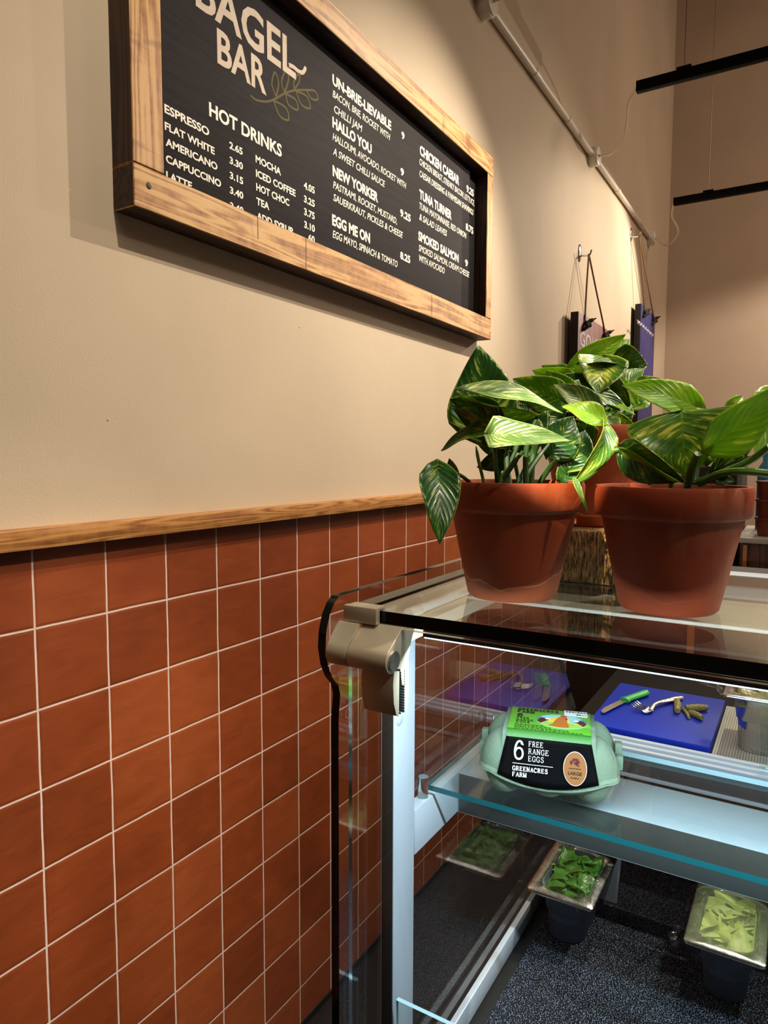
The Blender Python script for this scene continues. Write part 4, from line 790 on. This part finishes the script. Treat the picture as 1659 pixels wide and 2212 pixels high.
# printed sleeve: black front with a bowed lower edge, green top
SL_ = (YS-YT-0.003)/(LH-0.003-LZ-0.001)
fy = lambda z: -YS-0.0010+(z-(LZ+0.001))*SL_
b = MB(); top = LH-0.0035; NS = 20; rows = []
for k in range(NS+1):
    s = -1+2*k/NS; xt = s*HL*0.985; xb = s*(HL+0.0085); zb = LZ+0.0045+BOW(xb)
    rows.append([Vector((xt+(xb-xt)*j/8, fy(top+(zb-top)*j/8)-0.0012*(1-s*s)*(j/8)-0.0022*(j/8)**3, top+(zb-top)*j/8)) for j in range(9)])
b.grid(rows); sl = obj('front_label', b, 'label_black', EC, world=False); md = sl.modifiers.new('thickness', 'SOLIDIFY'); md.thickness = 0.0006
UF = Vector((0, SL_, 1)).normalized(); XF = Vector((1, 0, 0))
def fpt(x, h): z = LZ+h; return Vector((x, fy(z)-0.0042*(1-min(1, max(0, h)/0.045))-0.0008, z))
def flabel(tx, x, h, w, hh, mat='print_white', bold=0.0, name='lettering', **kw):
    obj(name, serif_on(tx, fpt(x, h), XF, UF, w, hh, 0.11+bold*3.2), mat, sl, world=False, smooth=0)
flabel('6', -0.0385, 0.0195, 0.0132, 0.0205, 'print_grey', 0.0)
flabel('FREE', -0.0220, 0.0338, 0.0170, 0.0060); flabel('RANGE', -0.0220, 0.0262, 0.0235, 0.0060); flabel('EGGS', -0.0220, 0.0186, 0.0185, 0.0060)
flabel('GREENACRES', -0.0390, 0.0078, 0.0400, 0.0048, bold=0.03); flabel('FARM', -0.0390, 0.0016, 0.0165, 0.0048, bold=0.03)
b = MB(); p_ = fpt(-0.0390, 0.0150); poly(b, [p_, p_+XF*0.045, p_+XF*0.045+UF*0.0005, p_+UF*0.0005], XF.cross(UF)); obj('printed_rule', b, 'print_white', sl, world=False)
b = MB(); oc = fpt(0.0300, 0.0165); disc(b, oc, XF, UF, 0.0128, 0.0185, 36, 0.0006); ov = obj('oval_emblem', b, 'print_white', sl, world=False)
b = MB(); nzf = XF.cross(UF); disc(b, oc+nzf*0.0004, XF, UF, 0.0123, 0.0179, 36, 0.0004); obj('oval_emblem', b, 'tan', sl, world=False)
b = MB()
for (dx, dy, r_) in ((-0.004, 0.007, 0.0018), (-0.0015, 0.0095, 0.0020), (0.0015, 0.0098, 0.0018), (0.003, 0.0075, 0.0022), (0.0005, 0.006, 0.0020), (0.002, 0.0045, 0.0014), (-0.0045, 0.005, 0.0012), (0.0035, 0.0035, 0.001)): disc(b, oc+nzf*0.0008+XF*dx+UF*dy, XF, UF, r_, r_*0.9, 12, 0.0003)
obj('emblem_figure', b, 'maroon_ink', sl, world=False)
for tx, dx, dy, w, hh, bo in (('LAID IN THE UK', -0.0062, -0.0005, 0.0125, 0.0012, 0.02), ('LARGE', -0.0074, -0.0068, 0.0148, 0.0036, 0.02), ('CLASS A', -0.0048, -0.0108, 0.0096, 0.0018, 0.02)):
    obj('lettering', text_on(tx, oc+nzf*0.0008+XF*dx+UF*dy, XF, UF, w, hh, bo), 'print_black', sl, world=False, smooth=0)
b = MB(); b.box((-HL*0.985, -YT+0.001, LH+0.0001), (HL*0.985, YT, LH+0.0010), 0.0003); tl = obj('top_label', b, 'label_green', EC, world=False)
b = MB(); b.prism([(-YT-0.0030, LH-0.0060), (-YT-0.0054, LH-0.0056), (-YT-0.0030, LH-0.0010), (-YT, LH+0.0012), (-YT+0.0030, LH+0.0012)], 'X', -HL*0.985, HL*0.985); obj('fold_band', b, 'label_dkgreen', EC, world=False)
TY = Vector((0, 1, 0)); tz = LH+0.0011
def tlabel(tx, x, y, w, hh, mat='print_black', bold=0.0): obj('lettering', serif_on(tx, (x, y, tz), XF, TY, w, hh, 0.12+bold*3.0), mat, tl, world=False, smooth=0)
tlabel('GREENACRES', -0.0395, 0.0270, 0.0500, 0.0070, bold=0.03); tlabel('FARM', -0.0395, 0.0180, 0.0210, 0.0070, bold=0.03)
tlabel('6', -0.0390, 0.0050, 0.0075, 0.0095, bold=0.02); tlabel('FREE', -0.0390, -0.0015, 0.0155, 0.0048); tlabel('RANGE', -0.0390, -0.0085, 0.0210, 0.0050); tlabel('EGGS', -0.0390, -0.0150, 0.0170, 0.0048)
b = MB()
for k, wd in enumerate((0.034, 0.040, 0.062, 0.074)):
    y = -0.0205-0.0042*k; x = -0.0395; rr = random.Random(k)
    while x < -0.0395+wd: l_ = rr.uniform(0.002, 0.005); poly(b, [Vector((x, y, tz)), Vector((x+l_, y, tz)), Vector((x+l_, y+0.0017, tz)), Vector((x, y+0.0017, tz))], (0, 0, 1), 0.0002); x += l_+0.0012
obj('small_print', b, 'print_black', tl, world=False)
oc2 = Vector((0.0140, 0.0, tz))
def tp(name, pts, mat, h): b = MB(); poly(b, [oc2+Vector((x, y*1.32, h)) for x, y in pts], (0, 0, 1), 0.0002); obj(name, b, mat, tl, world=False)
def ellpts(cx, cy, rx, ry, a0=0, a1=360, n=30): return [(cx+rx*math.cos(math.radians(a0+(a1-a0)*k/n)), cy+ry*math.sin(math.radians(a0+(a1-a0)*k/n))) for k in range(n+1 if a1-a0 < 359 else n)]
RX, RY = 0.0295, 0.0165
tp('picture_sky', ellpts(0, 0, RX, RY), 'sky_ink', 0.0001)
tp('picture_sun', ellpts(-0.003, -0.002, 0.013, 0.013, 0, 180), 'sun_ink', 0.0003)
tp('picture_hill', ellpts(-0.0, 0.0, RX*0.99, RY*0.99, 150, 185, 8)+[(-0.014, 0.0)], 'teal_ink', 0.00035); tp('picture_hill', [(0.014, 0.0)]+ellpts(0, 0, RX*0.99, RY*0.99, -5, 35, 8), 'teal_ink', 0.00035)
tp('picture_field', ellpts(0, 0, RX*0.99, RY*0.99, 190, 350, 24), 'field_ink', 0.0005)
tp('picture_hen', [(-0.016, -0.0125), (-0.0105, -0.008), (-0.0075, 0.001), (-0.005, 0.0075), (-0.001, 0.0115), (0.004, 0.0115), (0.0065, 0.008), (0.006, 0.004), (0.0062, -0.002), (0.0085, -0.009), (0.008, -0.0145), (-0.004, -0.0155)], 'hen_ink', 0.0007)
tp('picture_comb', [(-0.001, 0.0113), (-0.0015, 0.0145), (0.0008, 0.0132), (0.002, 0.0155), (0.0038, 0.0133), (0.006, 0.0145), (0.0052, 0.0112)], 'red_ink', 0.0009); tp('picture_wattle', ellpts(0.0052, 0.0062, 0.0016, 0.0026), 'red_ink', 0.0009)
tp('picture_beak', [(0.0062, 0.0088), (0.0110, 0.0072), (0.0062, 0.0066)], 'sun_ink', 0.0009)
for sx_ in (-1, 1): tp('picture_hen', [(sx_*0.0285, -0.0035), (sx_*0.0255, 0.0035), (sx_*0.019, 0.0052), (sx_*0.0125, 0.0035), (sx_*0.0155, 0.0012), (sx_*0.0195, -0.0035), (sx_*0.0245, -0.0085)], 'maroon_ink', 0.0006); tp('picture_face', ellpts(sx_*0.0165, 0.0032, 0.0032, 0.0018), 'print_white', 0.0008)
b = MB(); b.box((0.0165, 0.0225, tz), (0.0440, 0.0385, tz+0.0004)); stk = obj('price_sticker', b, 'sticker', tl, world=False)
b = MB(); rr = random.Random(5); x = 0.0185
while x < 0.043: l_ = rr.uniform(0.0012, 0.0032); poly(b, [Vector((x, 0.0328, tz+0.0005)), Vector((x+l_, 0.0328, tz+0.0005)), Vector((x+l_, 0.0328+rr.uniform(0.0018, 0.0040), tz+0.0005)), Vector((x, 0.0362, tz+0.0005))], (0, 0, 1), 0.0001); x += l_+0.0010
obj('sticker_print', b, 'print_black', tl, world=False)
obj('lettering', text_on('26.11', (0.031, 0.0250, tz+0.0005), XF, TY, 0.011, 0.0030), 'print_black', tl, world=False, smooth=0)

# ------------------------------------------------------------------ gastronorm pans
def gn_pan(lb, c, w, l, h, z0, mat='pan_steel', name='steel_pan'):
    """c = front-left corner of the rim (x, y); rim w along X, l along Y"""
    t_ = thing(name, lb, 'food pan', (c[0]+w/2, c[1]+l/2, z0), group='stainless steel food pans')
    cx, cy = c[0]+w/2, c[1]+l/2; mv = lambda ring: [(x+cx, y+cy, z+z0) for x, y, z in ring]
    hx, hy = w/2, l/2; b = MB(); o_in = 0.0150
    b.loft([mv(rrect(hx-0.027, hy-0.030, 0.024, 0.0)), mv(rrect(hx-0.0245, hy-0.0275, 0.026, 0.0025)), mv(rrect(hx-0.0225, hy-0.0250, 0.028, (h-0.02)*0.62)), mv(rrect(hx-0.0195, hy-0.0220, 0.029, (h-0.02)*0.66)), mv(rrect(hx-o_in-0.0012, hy-o_in-0.0012, 0.030, h-0.010)), mv(rrect(hx-o_in+0.0012, hy-o_in+0.0012, 0.030, h-0.0032)),
            mv(rrect(hx-o_in-0.0006, hy-o_in-0.0006, 0.030, h-0.0032)), mv(rrect(hx-o_in-0.003, hy-o_in-0.003, 0.030, h-0.020)), mv(rrect(hx-0.0285, hy-0.0315, 0.024, 0.004))])
    obj('pan_body', b, mat, t_, smooth=50)
    b = MB(); b.loft([mv(rrect(hx-o_in, hy-o_in, 0.030, h-0.0030)), mv(rrect(hx-0.0012, hy-0.0012, 0.007, h-0.0030)), mv(rrect(hx-0.0005, hy-0.0005, 0.0075, h-0.0052)), mv(rrect(hx, hy, 0.008, h-0.0050)), mv(rrect(hx, hy, 0.008, h-0.0012)), mv(rrect(hx-0.0012, hy-0.0012, 0.008, h)), mv(rrect(hx-o_in+0.002, hy-o_in+0.002, 0.030, h)), mv(rrect(hx-o_in, hy-o_in, 0.030, h-0.0030))], cap0=False, cap1=False)
    obj('pan_rim', b, 'steel', t_, smooth=50); return t_, (cx, cy, hx-o_in-0.0015, hy-o_in-0.0015)
def greens(lb, inn, z, n, size, mat, cat, seed, stalks=True, par=None, rise=0.0):
    rnd = random.Random(seed); cx, cy, hx, hy = inn; b = MB(); lay = None
    for k in range(n):
        x, y = cx+rnd.uniform(-1, 1)*(hx-size*0.2), cy+rnd.uniform(-1, 1)*(hy-size*0.3); a = rnd.uniform(0, 2*PI); L_ = size*rnd.uniform(0.7, 1.15); zz = z-rnd.uniform(0.0, 0.012)
        d = Vector((math.cos(a), math.sin(a), rnd.uniform(-0.5, 0.6))).normalized(); s_ = d.cross(Vector((rnd.uniform(-.5, .5), rnd.uniform(-.5, .5), 1))).normalized(); nn = s_.cross(d); c0 = Vector((x, y, zz))-d*L_*0.5
        rows = []; uv = []
        for i in range(9):
            t_ = i/8; w = L_*0.30*math.sin(PI*min(1, t_*0.92+0.06))**0.8
            rows.append([c0+d*L_*t_+s_*w*s/3+nn*(L_*0.14*math.sin(PI*t_)+abs(s/3)**1.5*w*0.5*(1 if k % 2 else -1)) for s in range(-3, 4)]); uv.append([(s/3, t_) for s in range(-3, 4)])
        for r_ in rows:
            for q_ in r_: q_.x = min(max(q_.x, cx-hx+0.003), cx+hx-0.003); q_.y = min(max(q_.y, cy-hy+0.003), cy+hy-0.003); q_.z = min(q_.z, z+0.012)
        b.grid(rows, uv=uv)
        if stalks and k % 3 == 0: b.tube([c0, c0-d*L_*0.3+Vector((0, 0, 0.002))], 0.0013, 6, 1)
    bmesh.ops.recalc_face_normals(b.bm, faces=b.bm.faces)
    mh = []; nn_ = 14
    for i in range(nn_+1): mh.append([Vector((cx+hx*0.98*(-1+2*i/nn_), cy+hy*0.98*(-1+2*j/nn_), z-0.003+rise-0.010*max(abs(-1+2*i/nn_), abs(-1+2*j/nn_))**4+0.006*noise.noise(Vector((i*0.5, j*0.5, seed))))) for j in range(nn_+1)])
    b.grid(mh)
    o = obj(cat.replace(' ', '_'), b, (mat, 'spinach_stem'), None, loc=(cx, cy, z), smooth=180); return tag(o, lb, cat, kind='stuff')
def film(lb, inn, z, dip, mat='film', tails=(), skirt=None, amp=0.004):
    cx, cy, hx, hy = inn; hx += 0.015; hy += 0.015; b = MB(); n = 18; P = []
    for i in range(n+1):
        row = []
        for j in range(n+1):
            u, v = -1+2*i/n, -1+2*j/n; e = max(abs(u), abs(v)); f_ = max(0.0, 1-e**6); dz = -dip*f_+amp*f_*noise.noise(Vector((u*2.3, v*2.3, hx*90)))
            row.append(Vector((cx+hx*u*0.995, cy+hy*v*0.995, z+0.0012+dz)))
        P.append(row)
    b.grid(P)
    if skirt:
        for (sx0, sy0, sx1, sy1, dep) in skirt:
            P2 = []
            for i in range(15):
                f_ = i/14; x, y = cx+hx*(sx0+(sx1-sx0)*f_), cy+hy*(sy0+(sy1-sy0)*f_); nx, ny = (sy1-sy0), -(sx1-sx0); ln = math.hypot(nx, ny); nx /= ln; ny /= ln; row = []
                for j in range(7): g_ = j/6; row.append(Vector((x+nx*(0.002+0.006*math.sin(f_*17+g_*4)*g_)-nx*0.006*g_, y+ny*(0.002+0.006*math.sin(f_*17+g_*4)*g_)-ny*0.006*g_, z+0.001-dep*g_*(0.55+0.45*math.sin(PI*f_)))))
                P2.append(row)
            b.grid(P2)
    for pts in tails:
        b.tube(bez(pts, 5), [0.006, 0.004, 0.006, 0.003, 0.005, 0.007, 0.004, 0.006, 0.003, 0.005, 0.002][:len(bez(pts, 5))]+[0.003]*max(0, len(bez(pts, 5))-11), 7)
    o = obj('cling_film', b, mat, None, loc=(cx, cy, z), smooth=70); return tag(o, lb, 'cling film')
ZRIM = 0.7465
pa, ia = gn_pan('small steel pan of spinach under film, standing on the mat below the eggs', (0.671, 1.048), 0.108, 0.173, ZRIM-ZD, ZD)
greens('fresh spinach leaves filling the small pan nearest the end glass', ia, ZRIM-0.004, 60, 0.042, 'spinach', 'spinach leaves', 11)
film('clear cling film stretched over the spinach pan', ia, ZRIM, -0.004, 'film')
rx = onZ(1475, 2028, ZRIM)
pb, ib = gn_pan('small steel pan of pale salad under fogged film, at the right of the case', (rx.x, 1.050), 0.108, 0.173, ZRIM-ZD, ZD)
greens('pale shredded salad filling the right-hand pan', (ib[0], ib[1], ib[2], ib[3]), ZRIM-0.004, 60, 0.05, 'lettuce', 'shredded salad', 12, False, rise=0.006)
film('crumpled fogged cling film over the pale salad pan, bunched at its left', ib, ZRIM, -0.009, 'film_fog', amp=0.003, tails=())
b = MB(); P = []
for i in range(19):
    f_ = i/18; row = []
    for j in range(9):
        g_ = j/8; x = ib[0]-ib[2]-0.018+f_*0.128; dp = 0.030*math.sin(PI*min(1, f_*0.9+0.1))*g_+0.004
        row.append(Vector((x-0.006*g_, 1.047-0.004*math.sin(f_*23+g_*3)*g_+0.010*g_, ZRIM+0.001-dp)))
    P.append(row)
b.grid(P); P = []
for i in range(13):
    f_ = i/12; P.append([Vector((rx.x-0.002-0.012*g_/6*(0.5+0.5*math.sin(f_*19)), 1.048+0.15*f_, ZRIM+0.002-0.030*g_/6*(1-f_*0.6)+0.003*math.sin(f_*31+g_))) for g_ in range(7)])
b.grid(P)
for k in range(5): b.ell((rx.x-0.012-0.004*(k % 2), 1.055+0.006*k, ZRIM-0.012+0.006*math.sin(k*2)), 0.006, 0.005, 0.007, nu=8, nv=5)
obj('film_skirt', b, 'film', [o for o in bpy.data.objects if o.name.startswith('cling_film')][-1])
# tub standing behind the spinach pan
tb = thing('plastic_tub', 'frosted white plastic tub half hidden behind the spinach pan', 'tub', (0.737, 1.2, ZD))
b = MB(); mv = lambda ring: [(x+0.737, y+1.2285, z) for x, y, z in ring]
b.loft([mv(rrect(0.041, 0.0045, 0.004, ZD)), mv(rrect(0.045, 0.006, 0.005, ZD+0.07)), mv(rrect(0.046, 0.0062, 0.005, ZD+0.085))]); obj('tub_body', b, 'tub', tb)

# ------------------------------------------------------------------ rear worktop: board, knife, fork, gherkins, pan
ZW = 0.9250; ZB = 0.9400
b = MB(); c0 = (0.6935, 1.3165); b.box((c0[0], c0[1], ZW), (c0[0]+0.217, c0[1]+0.281, ZB), 0.003); tag(obj('cutting_board', b, 'board', loc=(c0[0]+0.108, c0[1]+0.14, ZW)), 'royal blue plastic cutting board on the rear worktop, seen through the case', 'cutting board')
K = lambda x, y: onZ(1280+x/4.377, 1440+y/4.377, ZB)     # points on the board top
kn = thing('paring_knife', 'small knife with a green plastic handle on the blue board', 'knife', tuple(K(300, 350)))
h0, h1_ = K(300, 345), K(515, 268); ax = (h1_-h0).normalized(); sd = Vector((-ax.y, ax.x, 0))
b = MB(); b.loft([[h0+ax*t_*(h1_-h0).length+sd*(w*math.cos(2*PI*k/14))+Vector((0, 0, 0.0062+0.0055*math.sin(2*PI*k/14))) for k in range(14)] for t_, w in ((0, 0.011), (0.06, 0.012), (0.12, 0.0085), (0.5, 0.0092), (0.85, 0.010), (0.97, 0.008), (1.0, 0.004))]); obj('handle', b, 'green_pl', kn)
tp_ = K(80, 455); b = MB(); ax2 = (tp_-h0).normalized(); sd2 = Vector((-ax2.y, ax2.x, 0)); Lb = (tp_-h0).length
poly(b, [h0+ax2*Lb*t_+sd2*w+Vector((0, 0, 0.0045)) for t_, w in ((0, -0.008), (0.7, -0.0085), (0.93, -0.004), (1.0, 0.003), (0.96, 0.0065), (0.6, 0.006), (0, 0.006))], (0, 0, 1), 0.0012); obj('blade', b, 'steel', kn)
fk = thing('fork', 'steel fork lying tines-left in the middle of the blue board', 'fork', tuple(K(590, 400)))
a0, a1, a2 = K(835, 312), K(600, 385), K(545, 440); 
b = MB(); pth = bez([a0+Vector((0, 0, .004)), a0.lerp(a1, .5)+Vector((0, 0, .008)), a1+Vector((0, 0, .012)), a2+Vector((0, 0, .008))], 6); n_ = len(pth)
b.tube(pth, [0.0085-0.002*abs(i-3)/4 if i < 5 else 0.0078-0.0036*min(1, (i-4)/8) for i in range(n_)], 10); bmesh.ops.scale(b.bm, vec=(1, 1, 0.6), space=Matrix.Translation((0, 0, -ZB-0.004)), verts=b.bm.verts); obj('fork_handle', b, 'steel', fk)
ft = K(395, 400); fax = (ft-a2).normalized(); fsd = Vector((-fax.y, fax.x, 0)); Lf = (ft-a2).length
b = MB(); rows = []
for i in range(7):
    t_ = i/6*0.45; w = 0.005+0.0105*math.sin(PI/2*min(1, i/3)); rows.append([a2-fax*0.004+fax*Lf*t_+fsd*w*s+Vector((0, 0, 0.006-0.0035*math.sin(PI*i/6)+0.002*s*s)) for s in (-1, -.5, 0, .5, 1)])
b.grid(rows); o = obj('fork_bowl', b, 'steel', fk); o.modifiers.new('thickness', 'SOLIDIFY').thickness = 0.0014
for s in (-0.9, -0.3, 0.3, 0.9): 
    b = MB(); b.tube(bez([a2-fax*0.004+fax*Lf*0.43+fsd*0.0145*s+Vector((0, 0, .006)), a2+fax*Lf*0.75+fsd*0.0145*s+Vector((0, 0, .008)), a2+fax*Lf*1.05+fsd*0.014*s+Vector((0, 0, .014))], 5), [0.0018]*8+[0.0014, 0.001, 0.0006], 6); obj('tine', b, 'steel', fk)
for lb, p, q, r_ in (('stubby gherkin standing nearest the fork on the blue board', (795, 350), (800, 450), 0.0072), ('longest gherkin lying at the right of the board, pointing right', (880, 420), (1085, 420), 0.0072), ('thin gherkin slice lying nearest the camera in the heap', (850, 410), (910, 500), 0.0036), ('gherkin lying under the longest one, pointing to the near corner', (915, 455), (1035, 515), 0.0062)):
    A, B_ = K(*p), K(*q); r3 = Vector((0, 0, r_*0.97)); pts = bez([A+r3, A.lerp(B_, .5)+r3+Vector((0.0015, 0.001, 0)), B_+r3], 6); n_ = len(pts)
    b = MB(); b.tube(pts, [r_*(0.45+0.55*math.sin(PI*min(1, max(0, (i+0.8)/(n_+0.6))))**0.5)*(1+0.08*math.sin(i*2.3)) for i in range(n_)], 12); tag(obj('gherkin', b, 'gherkin', loc=tuple(A.lerp(B_, .5))), lb, 'gherkin', 'gherkins on the blue board')
rp, ir = gn_pan('steel pan of cut gherkins under crumpled film on the rear worktop', (0.925, 1.330), 0.162, 0.176, 0.108, 0.9267, 'steel', 'steel_pan')
greens('sliced gherkin strips in the rear pan', ir, ZW+0.100, 26, 0.07, 'gherkin', 'sliced gherkins', 14, False)
film('crumpled cling film over the rear gherkin pan', ir, ZW+0.108, 0.001, 'film', tails=([(0.925, 1.335, 1.036), (0.910, 1.36, 1.040), (0.897, 1.34, 1.046), (0.885, 1.35, 1.044)],), amp=0.014)
t = NT('checked liner'); ck = t.n('TexChecker'); t.l(t.co('Object', None, (0, 0, 0.78)), ck.inputs[0]); ck.inputs['Scale'].default_value = 320; ck.inputs[1].default_value = rgba(srgb(196, 190, 180)); ck.inputs[2].default_value = rgba(srgb(128, 120, 110)); t.set(ck.outputs[0], 0.4)
b = MB(); b.box((0.9125, 1.279, 0.9251), (1.30, 1.60, 0.9266)); tag(obj('checked_liner', b, t.m, loc=(1.1, 1.44, 0.9251)), 'pale checked liner on the rear worktop under the gherkin pan', 'liner')
# ------------------------------------------------------------------ things behind the counter
bc = thing('back_cabinet', 'black laminate back cabinet with an orange-brown edging strip, behind the worktop', 'cabinet', (1.4, 2.2, 0))
b = MB(); b.box((onY(1222, 1450, 2.02).x, 2.02, 0.0), (2.5, 2.5, 1.10), 0.003); obj('carcass', b, 'dark_cab', bc)
q = onY(1487, 1480, 2.0); b = MB(); b.box((q.x-0.009, 2.008, 0.6), (q.x+0.009, 2.02, 1.09)); obj('edging_strip', b, 'orange_strip', bc)
k0 = onY(1604, 1165, 3.0)
cb = thing('wooden_sideboard', 'brown wooden sideboard with a pale worktop edge, far behind the right pot', 'sideboard', (1.6, 3.3, 0))
b = MB(); b.box((k0.x, 3.0, 0.0), (2.8, 3.55, k0.z-0.008), 0.004); obj('sideboard_body', b, 'brown_cab', cb)
b = MB(); b.box((k0.x-0.02, 2.975, k0.z-0.012), (2.82, 3.56, k0.z+0.008), 0.003); obj('sideboard_top', b, 'pale_edge', cb)
b = MB(); b.box((k0.x+0.004, 2.985, 0.3), (k0.x+0.018, 3.0, k0.z-0.02)); obj('door_edge', b, 'orange_strip', cb)
dk = thing('dark_machine', 'dark machine with a black front, far behind the right pot rim', 'machine', (0.78, 3.2, 0))
b = MB(); b.box((0.60, 3.05, 0.0), (k0.x-0.03, 3.6, 1.42), 0.01); obj('machine_body', b, 'dark_cab', dk)
b = MB(); b.tube([(k0.x-0.06, 3.02, 1.235), (k0.x-0.06, 3.05, 1.235)], 0.02, 16); obj('machine_knob', b, 'chrome', dk)
sk = onY(1660, 1100, 3.1)
for k in range(3):
    zb = k0.z+0.009+k*0.072
    b = MB(); b.lathe([(0, 0), (0.048, 0), (0.056, 0.062), (0.060, 0.064), (0.060, 0.0715), (0, 0.0715)], (sk.x+0.012, 3.12, zb), 28)
    tag(obj('plastic_pot', b, 'redpot', loc=(sk.x+0.012, 3.12, zb)), ('red-brown pot at the bottom of the far stack', 'red-brown pot in the middle of the far stack', 'red-brown pot at the top of the far stack')[k], 'pot', 'red-brown pots stacked on the sideboard')
b = MB(); zb = k0.z+0.0085; b.lathe([(0, 0), (0.03, 0), (0.03, 0.26), (0.012, 0.29), (0.012, 0.33), (0, 0.33)], (k0.x+0.05, 3.40, zb), 20); tag(obj('bottle', b, 'blue_bottle', loc=(k0.x+0.05, 3.4, zb)), 'blue plastic bottle on the far sideboard, glimpsed beyond the right plant', 'bottle')
